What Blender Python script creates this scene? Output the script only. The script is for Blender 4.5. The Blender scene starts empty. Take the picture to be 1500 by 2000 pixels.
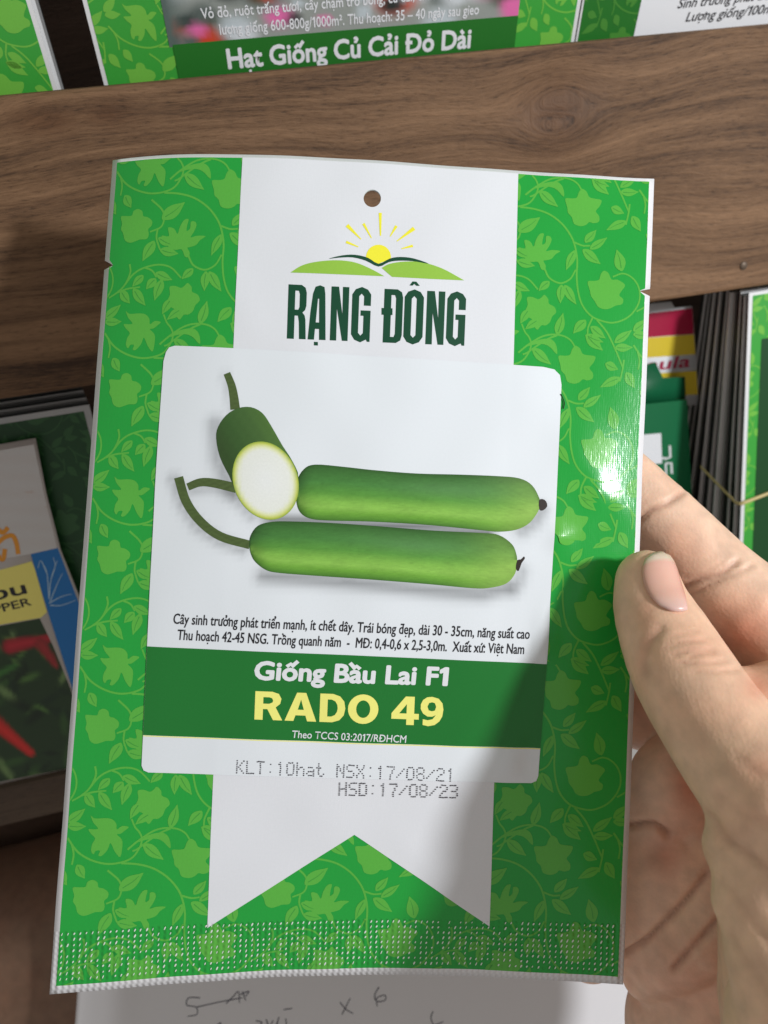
import bpy, bmesh, math, random, unicodedata
import numpy as np
from mathutils import Vector, geometry
random.seed(7); np.random.seed(7)
SC = bpy.context.scene
COL = SC.collection
R = math.radians

# ---------------------------------------------------------------- camera
CAMZ = 0.9
PITCH = R(49); PSI = R(14); FPX = 1500.0
CP = np.array([0, 0, CAMZ])
FW = np.array([0, math.cos(PITCH), -math.sin(PITCH)])
UP = np.array([0, math.sin(PITCH), math.cos(PITCH)])
RT = np.array([1.0, 0, 0])
cam_d = bpy.data.cameras.new('camera'); cam_o = bpy.data.objects.new('camera', cam_d); COL.objects.link(cam_o)
cam_o.location = CP; cam_o.rotation_euler = (math.pi/2 - PITCH, 0, 0)
cam_d.sensor_fit = 'VERTICAL'; cam_d.sensor_height = 24; cam_d.lens = 18
cam_d.clip_start = 0.01; cam_d.clip_end = 50
cam_d.dof.use_dof = True; cam_d.dof.focus_distance = 0.152; cam_d.dof.aperture_fstop = 12
SC.camera = cam_o

# ---------------------------------------------------------------- light
wd = bpy.data.worlds.new('World'); SC.world = wd; wd.use_nodes = True
wb = wd.node_tree.nodes['Background']
wb.inputs[0].default_value = (1.0, 0.955, 0.91, 1); wb.inputs[1].default_value = 0.34
LDIR = 0.74*RT + 0.17*UP - 0.65*FW; LDIR /= np.linalg.norm(LDIR)
LAMP_P = CP + 0.152*FW + 0.62*LDIR
ld = bpy.data.lights.new('shop_lamp', 'AREA'); ld.shape = 'DISK'; ld.size = 0.065; ld.energy = 3.45
ld.color = (0.95, 0.98, 1.0)
lo = bpy.data.objects.new('shop_lamp', ld); COL.objects.link(lo); lo.location = LAMP_P
lo.rotation_euler = Vector(-LDIR).to_track_quat('-Z', 'Y').to_euler()
vs = SC.view_settings; vs.view_transform = 'Standard'; vs.look = 'None'; vs.exposure = 0; vs.gamma = 1
vs.use_curve_mapping = False

# ---------------------------------------------------------------- helpers
def ray(px, py): return (px-750)/FPX*RT + (1000-py)/FPX*UP + FW
def at(px, py, z): return CP + z*ray(px, py)
def lin(c): c = c/255.0; return c/12.92 if c <= 0.04045 else ((c+0.055)/1.055)**2.4
def C(r, g, b, k=1.05): return tuple(min(0.95, lin(v)*k) for v in (r, g, b))
def link(o, parent=None):
    COL.objects.link(o)
    if parent is not None: o.parent = parent
    return o
def empty(name, loc, label, cat, group=None):
    o = bpy.data.objects.new(name, None); o.empty_display_size = 0.01; o.location = loc; COL.objects.link(o)
    bpy.context.view_layer.update()
    return tag(o, label, cat, group)
def tag(o, label=None, cat=None, group=None, kind=None):
    if label: o['label'] = label
    if cat: o['category'] = cat
    if group: o['group'] = group
    if kind: o['kind'] = kind
    return o
def mesh_obj(name, verts, faces, mat, parent=None, smooth=False, uv=None, col=None):
    """verts are world coordinates; the object sits at its parent's origin"""
    verts = np.asarray(verts, float)
    base = np.zeros(3) if parent is not None else verts.mean(0)
    q_ = parent
    while q_ is not None: base = base+np.array(q_.location); q_ = q_.parent
    me = bpy.data.meshes.new(name)
    me.from_pydata((verts-base).tolist(), [], faces)
    if smooth: me.polygons.foreach_set('use_smooth', [True]*len(me.polygons))
    if uv is not None:
        ul = me.uv_layers.new(name='UVMap'); vi = np.zeros(len(me.loops), int); me.loops.foreach_get('vertex_index', vi)
        ul.data.foreach_set('uv', np.asarray(uv, float)[vi].ravel())
    if col is not None:
        ca = me.color_attributes.new('Col', 'FLOAT_COLOR', 'POINT')
        c4 = np.ones((len(verts), 4)); c4[:, :3] = col; ca.data.foreach_set('color', c4.ravel())
    if mat: me.materials.append(mat)
    o = bpy.data.objects.new(name, me)
    if parent is None: o.location = base
    link(o, parent)
    return o

# ---------------------------------------------------------------- materials
def nt(name):
    m = bpy.data.materials.new(name); m.use_nodes = True
    return m, m.node_tree.nodes, m.node_tree.links, m.node_tree.nodes['Principled BSDF']
_mc = {}
def print_mat(name, color=None, rough=0.33, spec=0.5, weave=0.25, crimp=False, attr=False, metal=0.0, mottling=0.06, coat=0.0):
    key = name
    if key in _mc: return _mc[key]
    m, N, L, B = nt(name)
    uvn = N.new('ShaderNodeUVMap'); uvn.uv_map = 'UVMap'
    if attr:
        a = N.new('ShaderNodeAttribute'); a.attribute_name = 'Col'; src = a.outputs['Color']
    else:
        rgb = N.new('ShaderNodeRGB'); rgb.outputs[0].default_value = (*color, 1); src = rgb.outputs[0]
    if mottling:
        nz = N.new('ShaderNodeTexNoise'); nz.inputs['Scale'].default_value = 2.2; nz.inputs['Detail'].default_value = 6
        L.new(uvn.outputs[0], nz.inputs['Vector'])
        mr = N.new('ShaderNodeMapRange'); mr.inputs[3].default_value = 1-mottling; mr.inputs[4].default_value = 1+mottling
        L.new(nz.outputs[0], mr.inputs[0])
        mx = N.new('ShaderNodeVectorMath'); mx.operation = 'SCALE'
        L.new(src, mx.inputs[0]); L.new(mr.outputs[0], mx.inputs['Scale']); src = mx.outputs[0]
    L.new(src, B.inputs['Base Color'])
    B.inputs['Roughness'].default_value = rough; B.inputs['Specular IOR Level'].default_value = spec
    B.inputs['Metallic'].default_value = metal; B.inputs['Coat Weight'].default_value = coat
    B.inputs['Coat Roughness'].default_value = 0.08
    sp = N.new('ShaderNodeSeparateXYZ'); L.new(uvn.outputs[0], sp.inputs[0])
    def mth(op, a, b=None, c=None):
        n = N.new('ShaderNodeMath'); n.operation = op
        for i, v in enumerate((a, b, c)):
            if v is None: continue
            if isinstance(v, (int, float)): n.inputs[i].default_value = v
            else: L.new(v, n.inputs[i])
        return n.outputs[0]
    h = None
    if weave:
        nz2 = N.new('ShaderNodeTexNoise'); nz2.inputs['Scale'].default_value = 1.0; nz2.inputs['Detail'].default_value = 3
        mp = N.new('ShaderNodeMapping'); mp.inputs['Scale'].default_value = (3.0, 0.5, 1); L.new(uvn.outputs[0], mp.inputs[0]); L.new(mp.outputs[0], nz2.inputs['Vector'])
        wx = mth('SINE', mth('MULTIPLY', sp.outputs[0], 14.0)); wy = mth('SINE', mth('MULTIPLY', sp.outputs[1], 14.0))
        h = mth('ADD', mth('MULTIPLY', mth('ADD', wx, wy), 0.0022*weave), mth('MULTIPLY', nz2.outputs[0], 0.05*weave))
    if crimp:   # heat-seal dimples along the bottom of the pouch (uv in millimetres)
        k = 2*math.pi/1.13
        cx = mth('SINE', mth('MULTIPLY', sp.outputs[0], k)); cy = mth('SINE', mth('MULTIPLY', sp.outputs[1], k*1.0))
        mask = N.new('ShaderNodeMapRange'); mask.interpolation_type = 'SMOOTHSTEP'
        mask.inputs[1].default_value = 150.2; mask.inputs[2].default_value = 150.8; L.new(sp.outputs[1], mask.inputs[0])
        hh = mth('ADD', mth('MULTIPLY', cx, 0.060), mth('MULTIPLY', mth('MULTIPLY', cx, cy), 0.030))
        L.new(mth('ADD', metal, mth('MULTIPLY', mask.outputs[0], 0.12-metal)), B.inputs['Metallic']); L.new(mth('ADD', rough, mth('MULTIPLY', mask.outputs[0], 0.24-rough)), B.inputs['Roughness'])
        hh = mth('MULTIPLY', hh, mask.outputs[0]); h = hh if h is None else mth('ADD', h, hh)
    if h is not None:
        bp = N.new('ShaderNodeBump'); bp.inputs['Strength'].default_value = 1.0; bp.inputs['Distance'].default_value = 0.001
        L.new(h, bp.inputs['Height']); L.new(bp.outputs[0], B.inputs['Normal'])
    _mc[key] = m
    return m

def wood_mat(name, knot=None, c1=(0.050, 0.024, 0.012), c2=(0.265, 0.148, 0.078)):
    m, N, L, B = nt(name)
    uvn = N.new('ShaderNodeUVMap'); uvn.uv_map = 'UVMap'
    sp = N.new('ShaderNodeSeparateXYZ'); L.new(uvn.outputs[0], sp.inputs[0])
    def mth(op, a, b=None, c=None):
        n = N.new('ShaderNodeMath'); n.operation = op
        for i, v in enumerate((a, b, c)):
            if v is None: continue
            if isinstance(v, (int, float)): n.inputs[i].default_value = v
            else: L.new(v, n.inputs[i])
        return n.outputs[0]
    x, y = sp.outputs[0], sp.outputs[1]
    big = N.new('ShaderNodeTexNoise'); big.inputs['Scale'].default_value = 0.016; big.inputs['Detail'].default_value = 0.5
    L.new(uvn.outputs[0], big.inputs['Vector'])
    y2 = mth('ADD', y, mth('MULTIPLY', mth('SUBTRACT', big.outputs[0], 0.5), 16.0))
    kn = None
    for (kx, ky, sx, sy, amp) in (knot or []):
        dx = mth('SUBTRACT', x, kx); dy = mth('SUBTRACT', y, ky)
        e = mth('ADD', mth('POWER', mth('DIVIDE', dx, sx), 2.0), mth('POWER', mth('DIVIDE', dy, sy), 2.0))
        g = mth('POWER', 2.718, mth('MULTIPLY', e, -1.0))
        y2 = mth('SUBTRACT', y2, mth('MULTIPLY', mth('MULTIPLY', dy, g), amp))
        kn = g if kn is None else mth('MAXIMUM', kn, g)
    cb = N.new('ShaderNodeCombineXYZ'); L.new(mth('MULTIPLY', x, 0.05), cb.inputs[0]); L.new(y2, cb.inputs[1])
    def noise(sc, det, rgh=0.6, dist=0.0):
        n = N.new('ShaderNodeTexNoise'); n.inputs['Scale'].default_value = sc; n.inputs['Detail'].default_value = det
        n.inputs['Roughness'].default_value = rgh; n.inputs['Distortion'].default_value = dist
        L.new(cb.outputs[0], n.inputs['Vector']); return n.outputs[0]
    a = noise(0.13, 3, 0.55, 0.12); b = noise(0.75, 6, 0.72, 0.08)
    cb2 = N.new('ShaderNodeCombineXYZ'); L.new(mth('MULTIPLY', x, 0.16), cb2.inputs[0]); L.new(y2, cb2.inputs[1])
    fn = N.new('ShaderNodeTexNoise'); fn.inputs['Scale'].default_value = 1.9; fn.inputs['Detail'].default_value = 4; fn.inputs['Roughness'].default_value = 0.7
    L.new(cb2.outputs[0], fn.inputs['Vector'])
    t = mth('ADD', mth('MULTIPLY', a, 0.62), mth('ADD', mth('MULTIPLY', b, 0.34), mth('MULTIPLY', fn.outputs[0], 0.20)))
    cr = N.new('ShaderNodeValToRGB'); el = cr.color_ramp.elements
    el[0].position = 0.45; el[0].color = (*c1, 1); el[1].position = 0.70; el[1].color = (*c2, 1)
    e = el.new(0.56); e.color = (c1[0]*.45+c2[0]*.5, c1[1]*.46+c2[1]*.48, c1[2]*.48+c2[2]*.45, 1)
    L.new(t, cr.inputs[0])
    pore = N.new('ShaderNodeMapRange'); pore.inputs[1].default_value = 0.29; pore.inputs[2].default_value = 0.43
    pore.inputs[3].default_value = 0.55; pore.inputs[4].default_value = 1.0; L.new(fn.outputs[0], pore.inputs[0])
    mx = N.new('ShaderNodeVectorMath'); mx.operation = 'SCALE'; L.new(cr.outputs[0], mx.inputs[0])
    sc = pore.outputs[0]
    L.new(sc, mx.inputs['Scale']); outc = mx.outputs[0]
    if kn is not None:
        mix = N.new('ShaderNodeMix'); mix.data_type = 'RGBA'; mix.blend_type = 'MULTIPLY'
        L.new(mth('MULTIPLY', kn, 0.75), mix.inputs[0]); L.new(outc, mix.inputs[6]); mix.inputs[7].default_value = (0.62, 0.5, 0.42, 1)
        outc = mix.outputs[2]
    L.new(outc, B.inputs['Base Color'])
    B.inputs['Roughness'].default_value = 0.6; B.inputs['Specular IOR Level'].default_value = 0.3
    bp = N.new('ShaderNodeBump'); bp.inputs['Strength'].default_value = 0.5; bp.inputs['Distance'].default_value = 0.0006
    L.new(mth('ADD', b, fn.outputs[0]), bp.inputs['Height']); L.new(bp.outputs[0], B.inputs['Normal'])
    return m

def plain(name, color, rough=0.5, metal=0.0, spec=0.4, bump=0.0, scale=400):
    if name in _mc: return _mc[name]
    m, N, L, B = nt(name)
    tc = N.new('ShaderNodeTexCoord'); nz = N.new('ShaderNodeTexNoise'); nz.inputs['Scale'].default_value = scale; nz.inputs['Detail'].default_value = 4
    L.new(tc.outputs['Object'], nz.inputs['Vector'])
    mr = N.new('ShaderNodeMapRange'); mr.inputs[3].default_value = 0.9; mr.inputs[4].default_value = 1.1; L.new(nz.outputs[0], mr.inputs[0])
    mx = N.new('ShaderNodeVectorMath'); mx.operation = 'SCALE'; mx.inputs[0].default_value = color; L.new(mr.outputs[0], mx.inputs['Scale'])
    L.new(mx.outputs[0], B.inputs['Base Color'])
    B.inputs['Roughness'].default_value = rough; B.inputs['Metallic'].default_value = metal; B.inputs['Specular IOR Level'].default_value = spec
    if bump:
        bp = N.new('ShaderNodeBump'); bp.inputs['Distance'].default_value = bump; bp.inputs['Strength'].default_value = 0.6
        L.new(nz.outputs[0], bp.inputs['Height']); L.new(bp.outputs[0], B.inputs['Normal'])
    _mc[name] = m
    return m

# ---------------------------------------------------------------- surfaces that carry print (2D in millimetres, y down)
class Flat:
    """a flat face with its own origin and axes; bow = gentle cylinder bulge in mm towards the viewer"""
    def __init__(s, O, ex, ey, bow=0.0, width=110.0):
        s.O = np.asarray(O, float); s.ex = np.asarray(ex, float); s.ey = np.asarray(ey, float)
        s.n = np.cross(s.ex, s.ey); s.n /= np.linalg.norm(s.n); s.step = 0
    def mm(s, pts):
        out = []
        for px, py in pts:
            d = ray(px, py); t = ((s.O-CP) @ s.n)/(d @ s.n); P = CP+t*d-s.O
            out.append((P @ s.ex*1000, -(P @ s.ey)*1000))
        return np.array(out)
    def map(s, ab, off=0.0):
        ab = np.asarray(ab, float)
        return s.O + ab[:, :1]*1e-3*s.ex - ab[:, 1:2]*1e-3*s.ey + off*1e-3*s.n

PW, PH = 110.0, 162.0
class Held:
    """the hand-held pouch: a gently buckled sheet"""
    step = 4.0
    def __init__(s):
        s.c = [at(220, 313, .1530), at(1278, 349, .1588), at(96, 1943, .1450), at(1217, 1923, .1502)]
        s.n0 = -FW
    def delta(s, u, v):          # buckling, millimetres away from the viewer
        uu = np.clip(u, 0, 1); vv = np.clip(v, 0, 1)
        d = -4.6*(1-vv)**2*np.sin(np.pi*uu**.575)**1.5
        d += 4.6*vv**3*np.sin(np.pi*uu)
        d += -2.0*16*uu*(1-uu)*vv*(1-vv)
        g = lambda cu, cv, su, sv: np.exp(-((u-cu)/su)**2-((v-cv)/sv)**2)
        X, Y = u*PW, v*PH
        d = d+.07*np.sin(X*.31+Y*.12+1.4*np.sin(Y*.09))+.06*np.sin(X*.17-Y*.24+1.1*np.sin(X*.13)+2)
        for (x0, y0, x1, y1, A, w) in WRINKLES:      # creases running out from the grip and across the film
            L_ = math.hypot(x1-x0, y1-y0); t = ((X-x0)*(x1-x0)+(Y-y0)*(y1-y0))/L_**2; q_ = ((X-x0)*(y1-y0)-(Y-y0)*(x1-x0))/L_
            d = d+A*np.exp(-(q_/w)**2)*np.exp(-((t-.5)/.38)**4)
        for (A, cu, cv, su, sv) in BUMPS: d = d + A*g(cu, cv, su, sv)
        return d
    def P(s, u, v):
        u = np.asarray(u)[:, None]; v = np.asarray(v)[:, None]
        c = s.c
        p = (1-u)*(1-v)*c[0]+u*(1-v)*c[1]+(1-u)*v*c[2]+u*v*c[3]
        return p + s.delta(u, v)*1e-3*FW
    def proj(s, u, v):
        p = s.P(u, v)-CP; z = p @ FW
        return np.stack([750+FPX*(p @ RT)/z, 1000-FPX*(p @ UP)/z], 1)
    def mm(s, pts):
        pts = np.asarray(pts, float)
        u = (pts[:, 0]-160)/1085; v = (pts[:, 1]-320)/1600
        e = 1e-3
        for _ in range(14):
            p = s.proj(u, v); r = pts-p
            pu = (s.proj(u+e, v)-p)/e; pv = (s.proj(u, v+e)-p)/e
            det = pu[:, 0]*pv[:, 1]-pu[:, 1]*pv[:, 0]
            u = u+np.clip((r[:, 0]*pv[:, 1]-r[:, 1]*pv[:, 0])/det, -.1, .1)
            v = v+np.clip((pu[:, 0]*r[:, 1]-pu[:, 1]*r[:, 0])/det, -.1, .1)
        return np.stack([u*PW, v*PH], 1)
    def map(s, ab, off=0.0):
        ab = np.asarray(ab, float); u = ab[:, 0]/PW; v = ab[:, 1]/PH; e = 2e-3
        p = s.P(u, v)
        if np.any(off):
            n = np.cross(s.P(u, v+e)-s.P(u, v-e), s.P(u+e, v)-s.P(u-e, v)); n /= np.linalg.norm(n, axis=1)[:, None]
            n *= np.sign(-(n @ FW))[:, None]
            p = p + n*np.asarray(off).reshape(-1, 1)*1e-3
        return p
# buckles where the thumb pinches the pouch (amplitude mm, centre u v, spread u v)
WRINKLES = [(106, 76, 88, 96, -.22, 1.9), (107, 74, 84, 78, .16, 2.2), (106, 70, 90, 52, -.10, 2.0), (100, 30, 96, 64, -.06, 1.8), (92, 96, 80, 122, .2, 2.2), (88, 98, 72, 118, -.16, 2.0), (8, 60, 14, 110, .12, 2.4), (20, 14, 34, 40, -.14, 2.6), (60, 130, 84, 152, -.18, 2.4), (14, 128, 30, 150, .16, 2.4)]
BUMPS = [(.42, 1.02, .40, .085, .10), (-.44, .915, .405, .022, .020), (-.14, .955, .418, .016, .012), (-.50, .848, .462, .020, .016), (-.10, .90, .475, .012, .02), (-.62, .826, .590, .015, .034), (-.5, .775, .735, .020, .018), (.3, .815, .73, .02, .03), (-.14, .94, .475, .018, .010), (.12, .93, .43, .012, .03)]
HELD = Held()

def tess(loops):
    """triangulate an outline (first loop) with holes; returns verts (2D) and triangles"""
    vs_ = [Vector((float(a), float(b), 0)) for l in loops for a, b in l]
    tr = geometry.tessellate_polygon([[Vector((float(a), float(b), 0)) for a, b in l] for l in loops])
    return [(v.x, v.y) for v in vs_], [tuple(t) for t in tr]
def clip_poly(poly, rect):
    x0, y0, x1, y1 = rect
    def cut(ps, f, inter):
        out = []
        for i in range(len(ps)):
            a, b = ps[i-1], ps[i]; fa, fb = f(a), f(b)
            if fa != fb: out.append(inter(a, b))
            if fb: out.append(b)
        return out
    ix = lambda X: (lambda a, b: (X, a[1]+(b[1]-a[1])*(X-a[0])/(b[0]-a[0])))
    iy = lambda Y: (lambda a, b: (a[0]+(b[0]-a[0])*(Y-a[1])/(b[1]-a[1]), Y))
    ps = [tuple(map(float, p)) for p in poly]
    for f, it in ((lambda p: p[0] >= x0, ix(x0)), (lambda p: p[0] <= x1, ix(x1)), (lambda p: p[1] >= y0, iy(y0)), (lambda p: p[1] <= y1, iy(y1))):
        if len(ps) < 3: return []
        ps = cut(ps, f, it)
    return ps if len(ps) >= 3 else []
def sheet(name, surf, shapes, mat, parent, off, step=None, colfn=None, solid=0.0, offs=None):
    """shapes: list of loop-lists (mm) -> one thin print layer lying on the surface"""
    V, Fc, OF = [], [], []
    for i, loops in enumerate(shapes):
        v, f = tess(loops); n = len(V)
        V += v; Fc += [(a+n, b+n, c+n) for a, b, c in f]; OF += [off+(offs[i] if offs else 0.0)]*len(v)
    return sheet_raw(name, surf, V, Fc, OF, mat, parent, step, colfn, solid)
def sheet_raw(name, surf, V, Fc, OF, mat, parent, step=None, colfn=None, solid=0.0):
    step = surf.step if step is None else step
    V = np.array(V, float); OF = np.array(OF, float)
    if step:
        bm = bmesh.new(); bv = [bm.verts.new((x, y, o)) for (x, y), o in zip(V, OF)]
        for f in Fc:
            try: bm.faces.new([bv[i] for i in f])
            except ValueError: pass
        lo_, hi = V.min(0), V.max(0)
        for ax in (0, 1):
            no = (1, 0, 0) if ax == 0 else (0, 1, 0)
            k = math.ceil(lo_[ax]/step+1e-6)*step
            while k < hi[ax]-1e-6:
                co = (k+.0137, 0, 0) if ax == 0 else (0, k+.0137, 0)
                bmesh.ops.bisect_plane(bm, geom=bm.verts[:]+bm.edges[:]+bm.faces[:], plane_co=co, plane_no=no, dist=1e-5)
                k += step
        bm.verts.index_update()
        A = np.array([v.co[:] for v in bm.verts]); Fc = [[v.index for v in f.verts] for f in bm.faces]; bm.free()
        V, OF = A[:, :2], A[:, 2]
    W = surf.map(V, OF[:, None] if isinstance(surf, Flat) else OF)
    # wind every face towards the viewer
    Fo = []
    for f in Fc:
        a = sum(V[f[i-1]][0]*V[f[i]][1]-V[f[i]][0]*V[f[i-1]][1] for i in range(len(f)))
        Fo.append(list(f)[::-1] if a > 0 else list(f))
    o = mesh_obj(name, W, Fo, mat, parent, smooth=True, uv=V, col=colfn(V) if colfn else None)
    if solid:
        md = o.modifiers.new('thickness', 'SOLIDIFY'); md.thickness = solid*1e-3; md.offset = -1
    return o

# ---------------------------------------------------------------- 2D shapes
def smooth_loop(pts, n=4):
    pts = np.asarray(pts, float); out = []; N = len(pts)
    for i in range(N):
        p0, p1, p2, p3 = pts[i-1], pts[i], pts[(i+1) % N], pts[(i+2) % N]
        for k in range(n):
            t = k/n
            out.append(.5*((2*p1)+(-p0+p2)*t+(2*p0-5*p1+4*p2-p3)*t*t+(-p0+3*p1-3*p2+p3)*t**3))
    return np.array(out)
def smooth_line(pts, n=5):
    pts = np.asarray(pts, float); q = np.vstack([2*pts[0]-pts[1], pts, 2*pts[-1]-pts[-2]]); out = []
    for i in range(1, len(q)-2):
        p0, p1, p2, p3 = q[i-1], q[i], q[i+1], q[i+2]
        for k in range(n):
            t = k/n
            out.append(.5*((2*p1)+(-p0+p2)*t+(2*p0-5*p1+4*p2-p3)*t*t+(-p0+3*p1-3*p2+p3)*t**3))
    out.append(pts[-1]); return np.array(out)
def ribbon(pts, w0, w1=None, smooth=True):
    p = smooth_line(pts) if smooth and len(pts) > 2 else np.asarray(pts, float)
    w1 = w0 if w1 is None else w1
    d = np.gradient(p, axis=0); d /= np.linalg.norm(d, axis=1)[:, None]+1e-9
    nn = np.stack([-d[:, 1], d[:, 0]], 1); w = np.linspace(w0, w1, len(p))[:, None]/2
    return np.vstack([p+nn*w, (p-nn*w)[::-1]])
def leaf(b, t, w):
    b = np.array(b, float); t = np.array(t, float); d = t-b; n = np.array([-d[1], d[0]])/np.linalg.norm(d)
    prof = [(0, 0), (.12, .26), (.3, .47), (.5, .5), (.7, .36), (.87, .16), (1, 0), (.86, -.13), (.68, -.33), (.5, -.46), (.3, -.48), (.12, -.3)]
    return np.array([b+d*a+n*w*c for a, c in prof])
def disk(c, r, n=24, ry=None):
    return np.array([(c[0]+r*math.cos(2*math.pi*i/n), c[1]+(ry or r)*math.sin(2*math.pi*i/n)) for i in range(n)])

# ---------------------------------------------------------------- lettering
_gl = {}
def glyph(ch):
    if ch in _gl: return _gl[ch]
    def mk(body):
        c = bpy.data.curves.new('glyph', 'FONT'); c.body = body; c.resolution_u = 3
        o = bpy.data.objects.new('glyph', c); COL.objects.link(o)
        dg = bpy.context.evaluated_depsgraph_get(); me = o.evaluated_get(dg).to_mesh()
        v = np.array([x.co[:2] for x in me.vertices]).reshape(-1, 2); f = [tuple(p.vertices) for p in me.polygons]
        o.evaluated_get(dg).to_mesh_clear(); bpy.data.objects.remove(o); bpy.data.curves.remove(c)
        return v, f
    hh = mk('HH')[0]; w0 = hh[:, 0].max()-hh[:, 0].min()
    h3 = mk('H'+ch+'H')[0]; adv = h3[:, 0].max()-h3[:, 0].min()-w0
    v, f = mk(ch) if ch != ' ' else (np.zeros((0, 2)), [])
    if ch == '1':    # plain upright one with a flag
        v, f = tess([[(.10, 0), (.22, 0), (.22, .68), (.12, .68), (-.03, .58), (-.03, .48), (.10, .55)]]); v = np.array(v)+np.array([.09, 0]); adv = .40
    _gl[ch] = (v, f, adv); return _gl[ch]
def marks_for(base, marks, v, th):
    """diacritics drawn as small strokes above / below the letter (em units, y up)"""
    if not len(v): return []
    cx = (v[:, 0].min()+v[:, 0].max())/2; top = v[:, 1].max(); bot = min(0, v[:, 1].min()) if base not in 'gpyq' else 0
    right = v[:, 0].max(); out = []; y = top+.07
    R_ = lambda pts: out.append([ribbon(pts, th, smooth=len(pts) > 3)])
    circ = '\u0302' in marks or '\u0306' in marks
    if '\u0302' in marks: R_([(cx-.13, y), (cx, y+.11), (cx+.13, y)])
    if '\u0306' in marks: R_([(cx-.13, y+.11), (cx-.08, y+.03), (cx, y), (cx+.08, y+.03), (cx+.13, y+.11)])
    ox, oy = (.15, .09) if circ else (0, 0)
    if '\u0301' in marks: R_([(cx-.04+ox, y+oy), (cx+.09+ox, y+.14+oy)])
    if '\u0300' in marks: R_([(cx+.04+(ox if 0 else (-.15 if circ else 0)), y+oy), (cx-.09-(.15 if circ else 0), y+.14+oy)])
    if '\u0309' in marks: R_([(cx-.06+ox, y+.15+oy), (cx+.02+ox, y+.18+oy), (cx+.06+ox, y+.13+oy), (cx+.01+ox, y+.07+oy), (cx+.0+ox, y+.01+oy)])
    if '\u0303' in marks: R_([(cx-.13, y+.03), (cx-.07, y+.09), (cx+.05, y+.03), (cx+.12, y+.09)])
    if '\u0323' in marks: out.append([disk((cx, bot-.15), .062, 10)])
    if '\u031b' in marks: R_([(right-.05, top-.04), (right+.05, top-.01), (right+.08, top+.06), (right+.07, top+.11)])
    return out
def text(name, surf, body, p0, p1, cap, mat, parent, off, weight=0.0, slant=0.0, px=True, tracking=0.0, step=0):
    """one line of print from p0 to p1 (baseline ends, photo pixels or mm), cap = cap height in the same unit"""
    if px:
        a, b, c = surf.mm([p0, p1, (p0[0], p0[1]-cap)]); caph = np.linalg.norm(c-a)
    else:
        a, b = np.array(p0, float), np.array(p1, float); caph = cap
    ex = b-a; W = np.linalg.norm(ex); ex /= W; ey = np.array([ex[1], -ex[0]])   # letter-up in y-down space
    items = []; x = 0.0; th = .085+weight*1.6
    for ch in body:
        if ch in 'đĐ': base, mk = ('d' if ch == 'đ' else 'D'), ['bar']
        elif ch == '²': base, mk = '²', []
        else:
            dec = unicodedata.normalize('NFD', ch); base, mk = dec[0], list(dec[1:])
        v, f, adv = glyph('ı' if base == 'i' and mk and '\u0323' not in mk else base)
        items.append((x, v, f, mk, base)); x += adv+tracking
    xmax = max(i[0]+(i[1][:, 0].max() if len(i[1]) else 0) for i in items); x0 = items[0][1][:, 0].min()
    capem = glyph('H')[0][:, 1].max(); sy = caph/capem; sx = W/(xmax-x0)
    nc = 8 if weight > 0 else 0
    shifts = [(0, 0)]+[(weight*math.cos(2*math.pi*k/nc), weight*math.sin(2*math.pi*k/nc)) for k in range(nc)]
    V, Fc, OF = [], [], []
    def add(v, f, o):
        n = len(V)
        for q in v: V.append(tuple(a+ex*((q[0]-x0)*sx+slant*q[1]*sy)+ey*q[1]*sy)); OF.append(o)
        Fc.extend([tuple(i+n for i in g) for g in f])
    for gx, v, f, mk, base in items:
        if not len(v): continue
        for k, (dx, dy) in enumerate(shifts): add(v+np.array([gx+dx*sy/sx if 0 else gx+dx, dy]), f, off+.003*k)
        ml = marks_for(base, mk, v, th)
        if 'bar' in mk:
            ml.append([np.array([(v[:, 0].max()-.30, .60), (v[:, 0].max()+.06, .60), (v[:, 0].max()+.06, .60+th), (v[:, 0].max()-.30, .60+th)])] if base == 'd' else
                      [np.array([(v[:, 0].min()-.07, .31), (v[:, 0].min()+.24, .31), (v[:, 0].min()+.24, .31+th), (v[:, 0].min()-.07, .31+th)])])
        for i, lp in enumerate(ml):
            vv, ff = tess(lp); add(np.array(vv)+np.array([gx, 0]), ff, off+.003*(nc+1+i))
    return sheet_raw(name, surf, V, Fc, OF, mat, parent, step=step)

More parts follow.
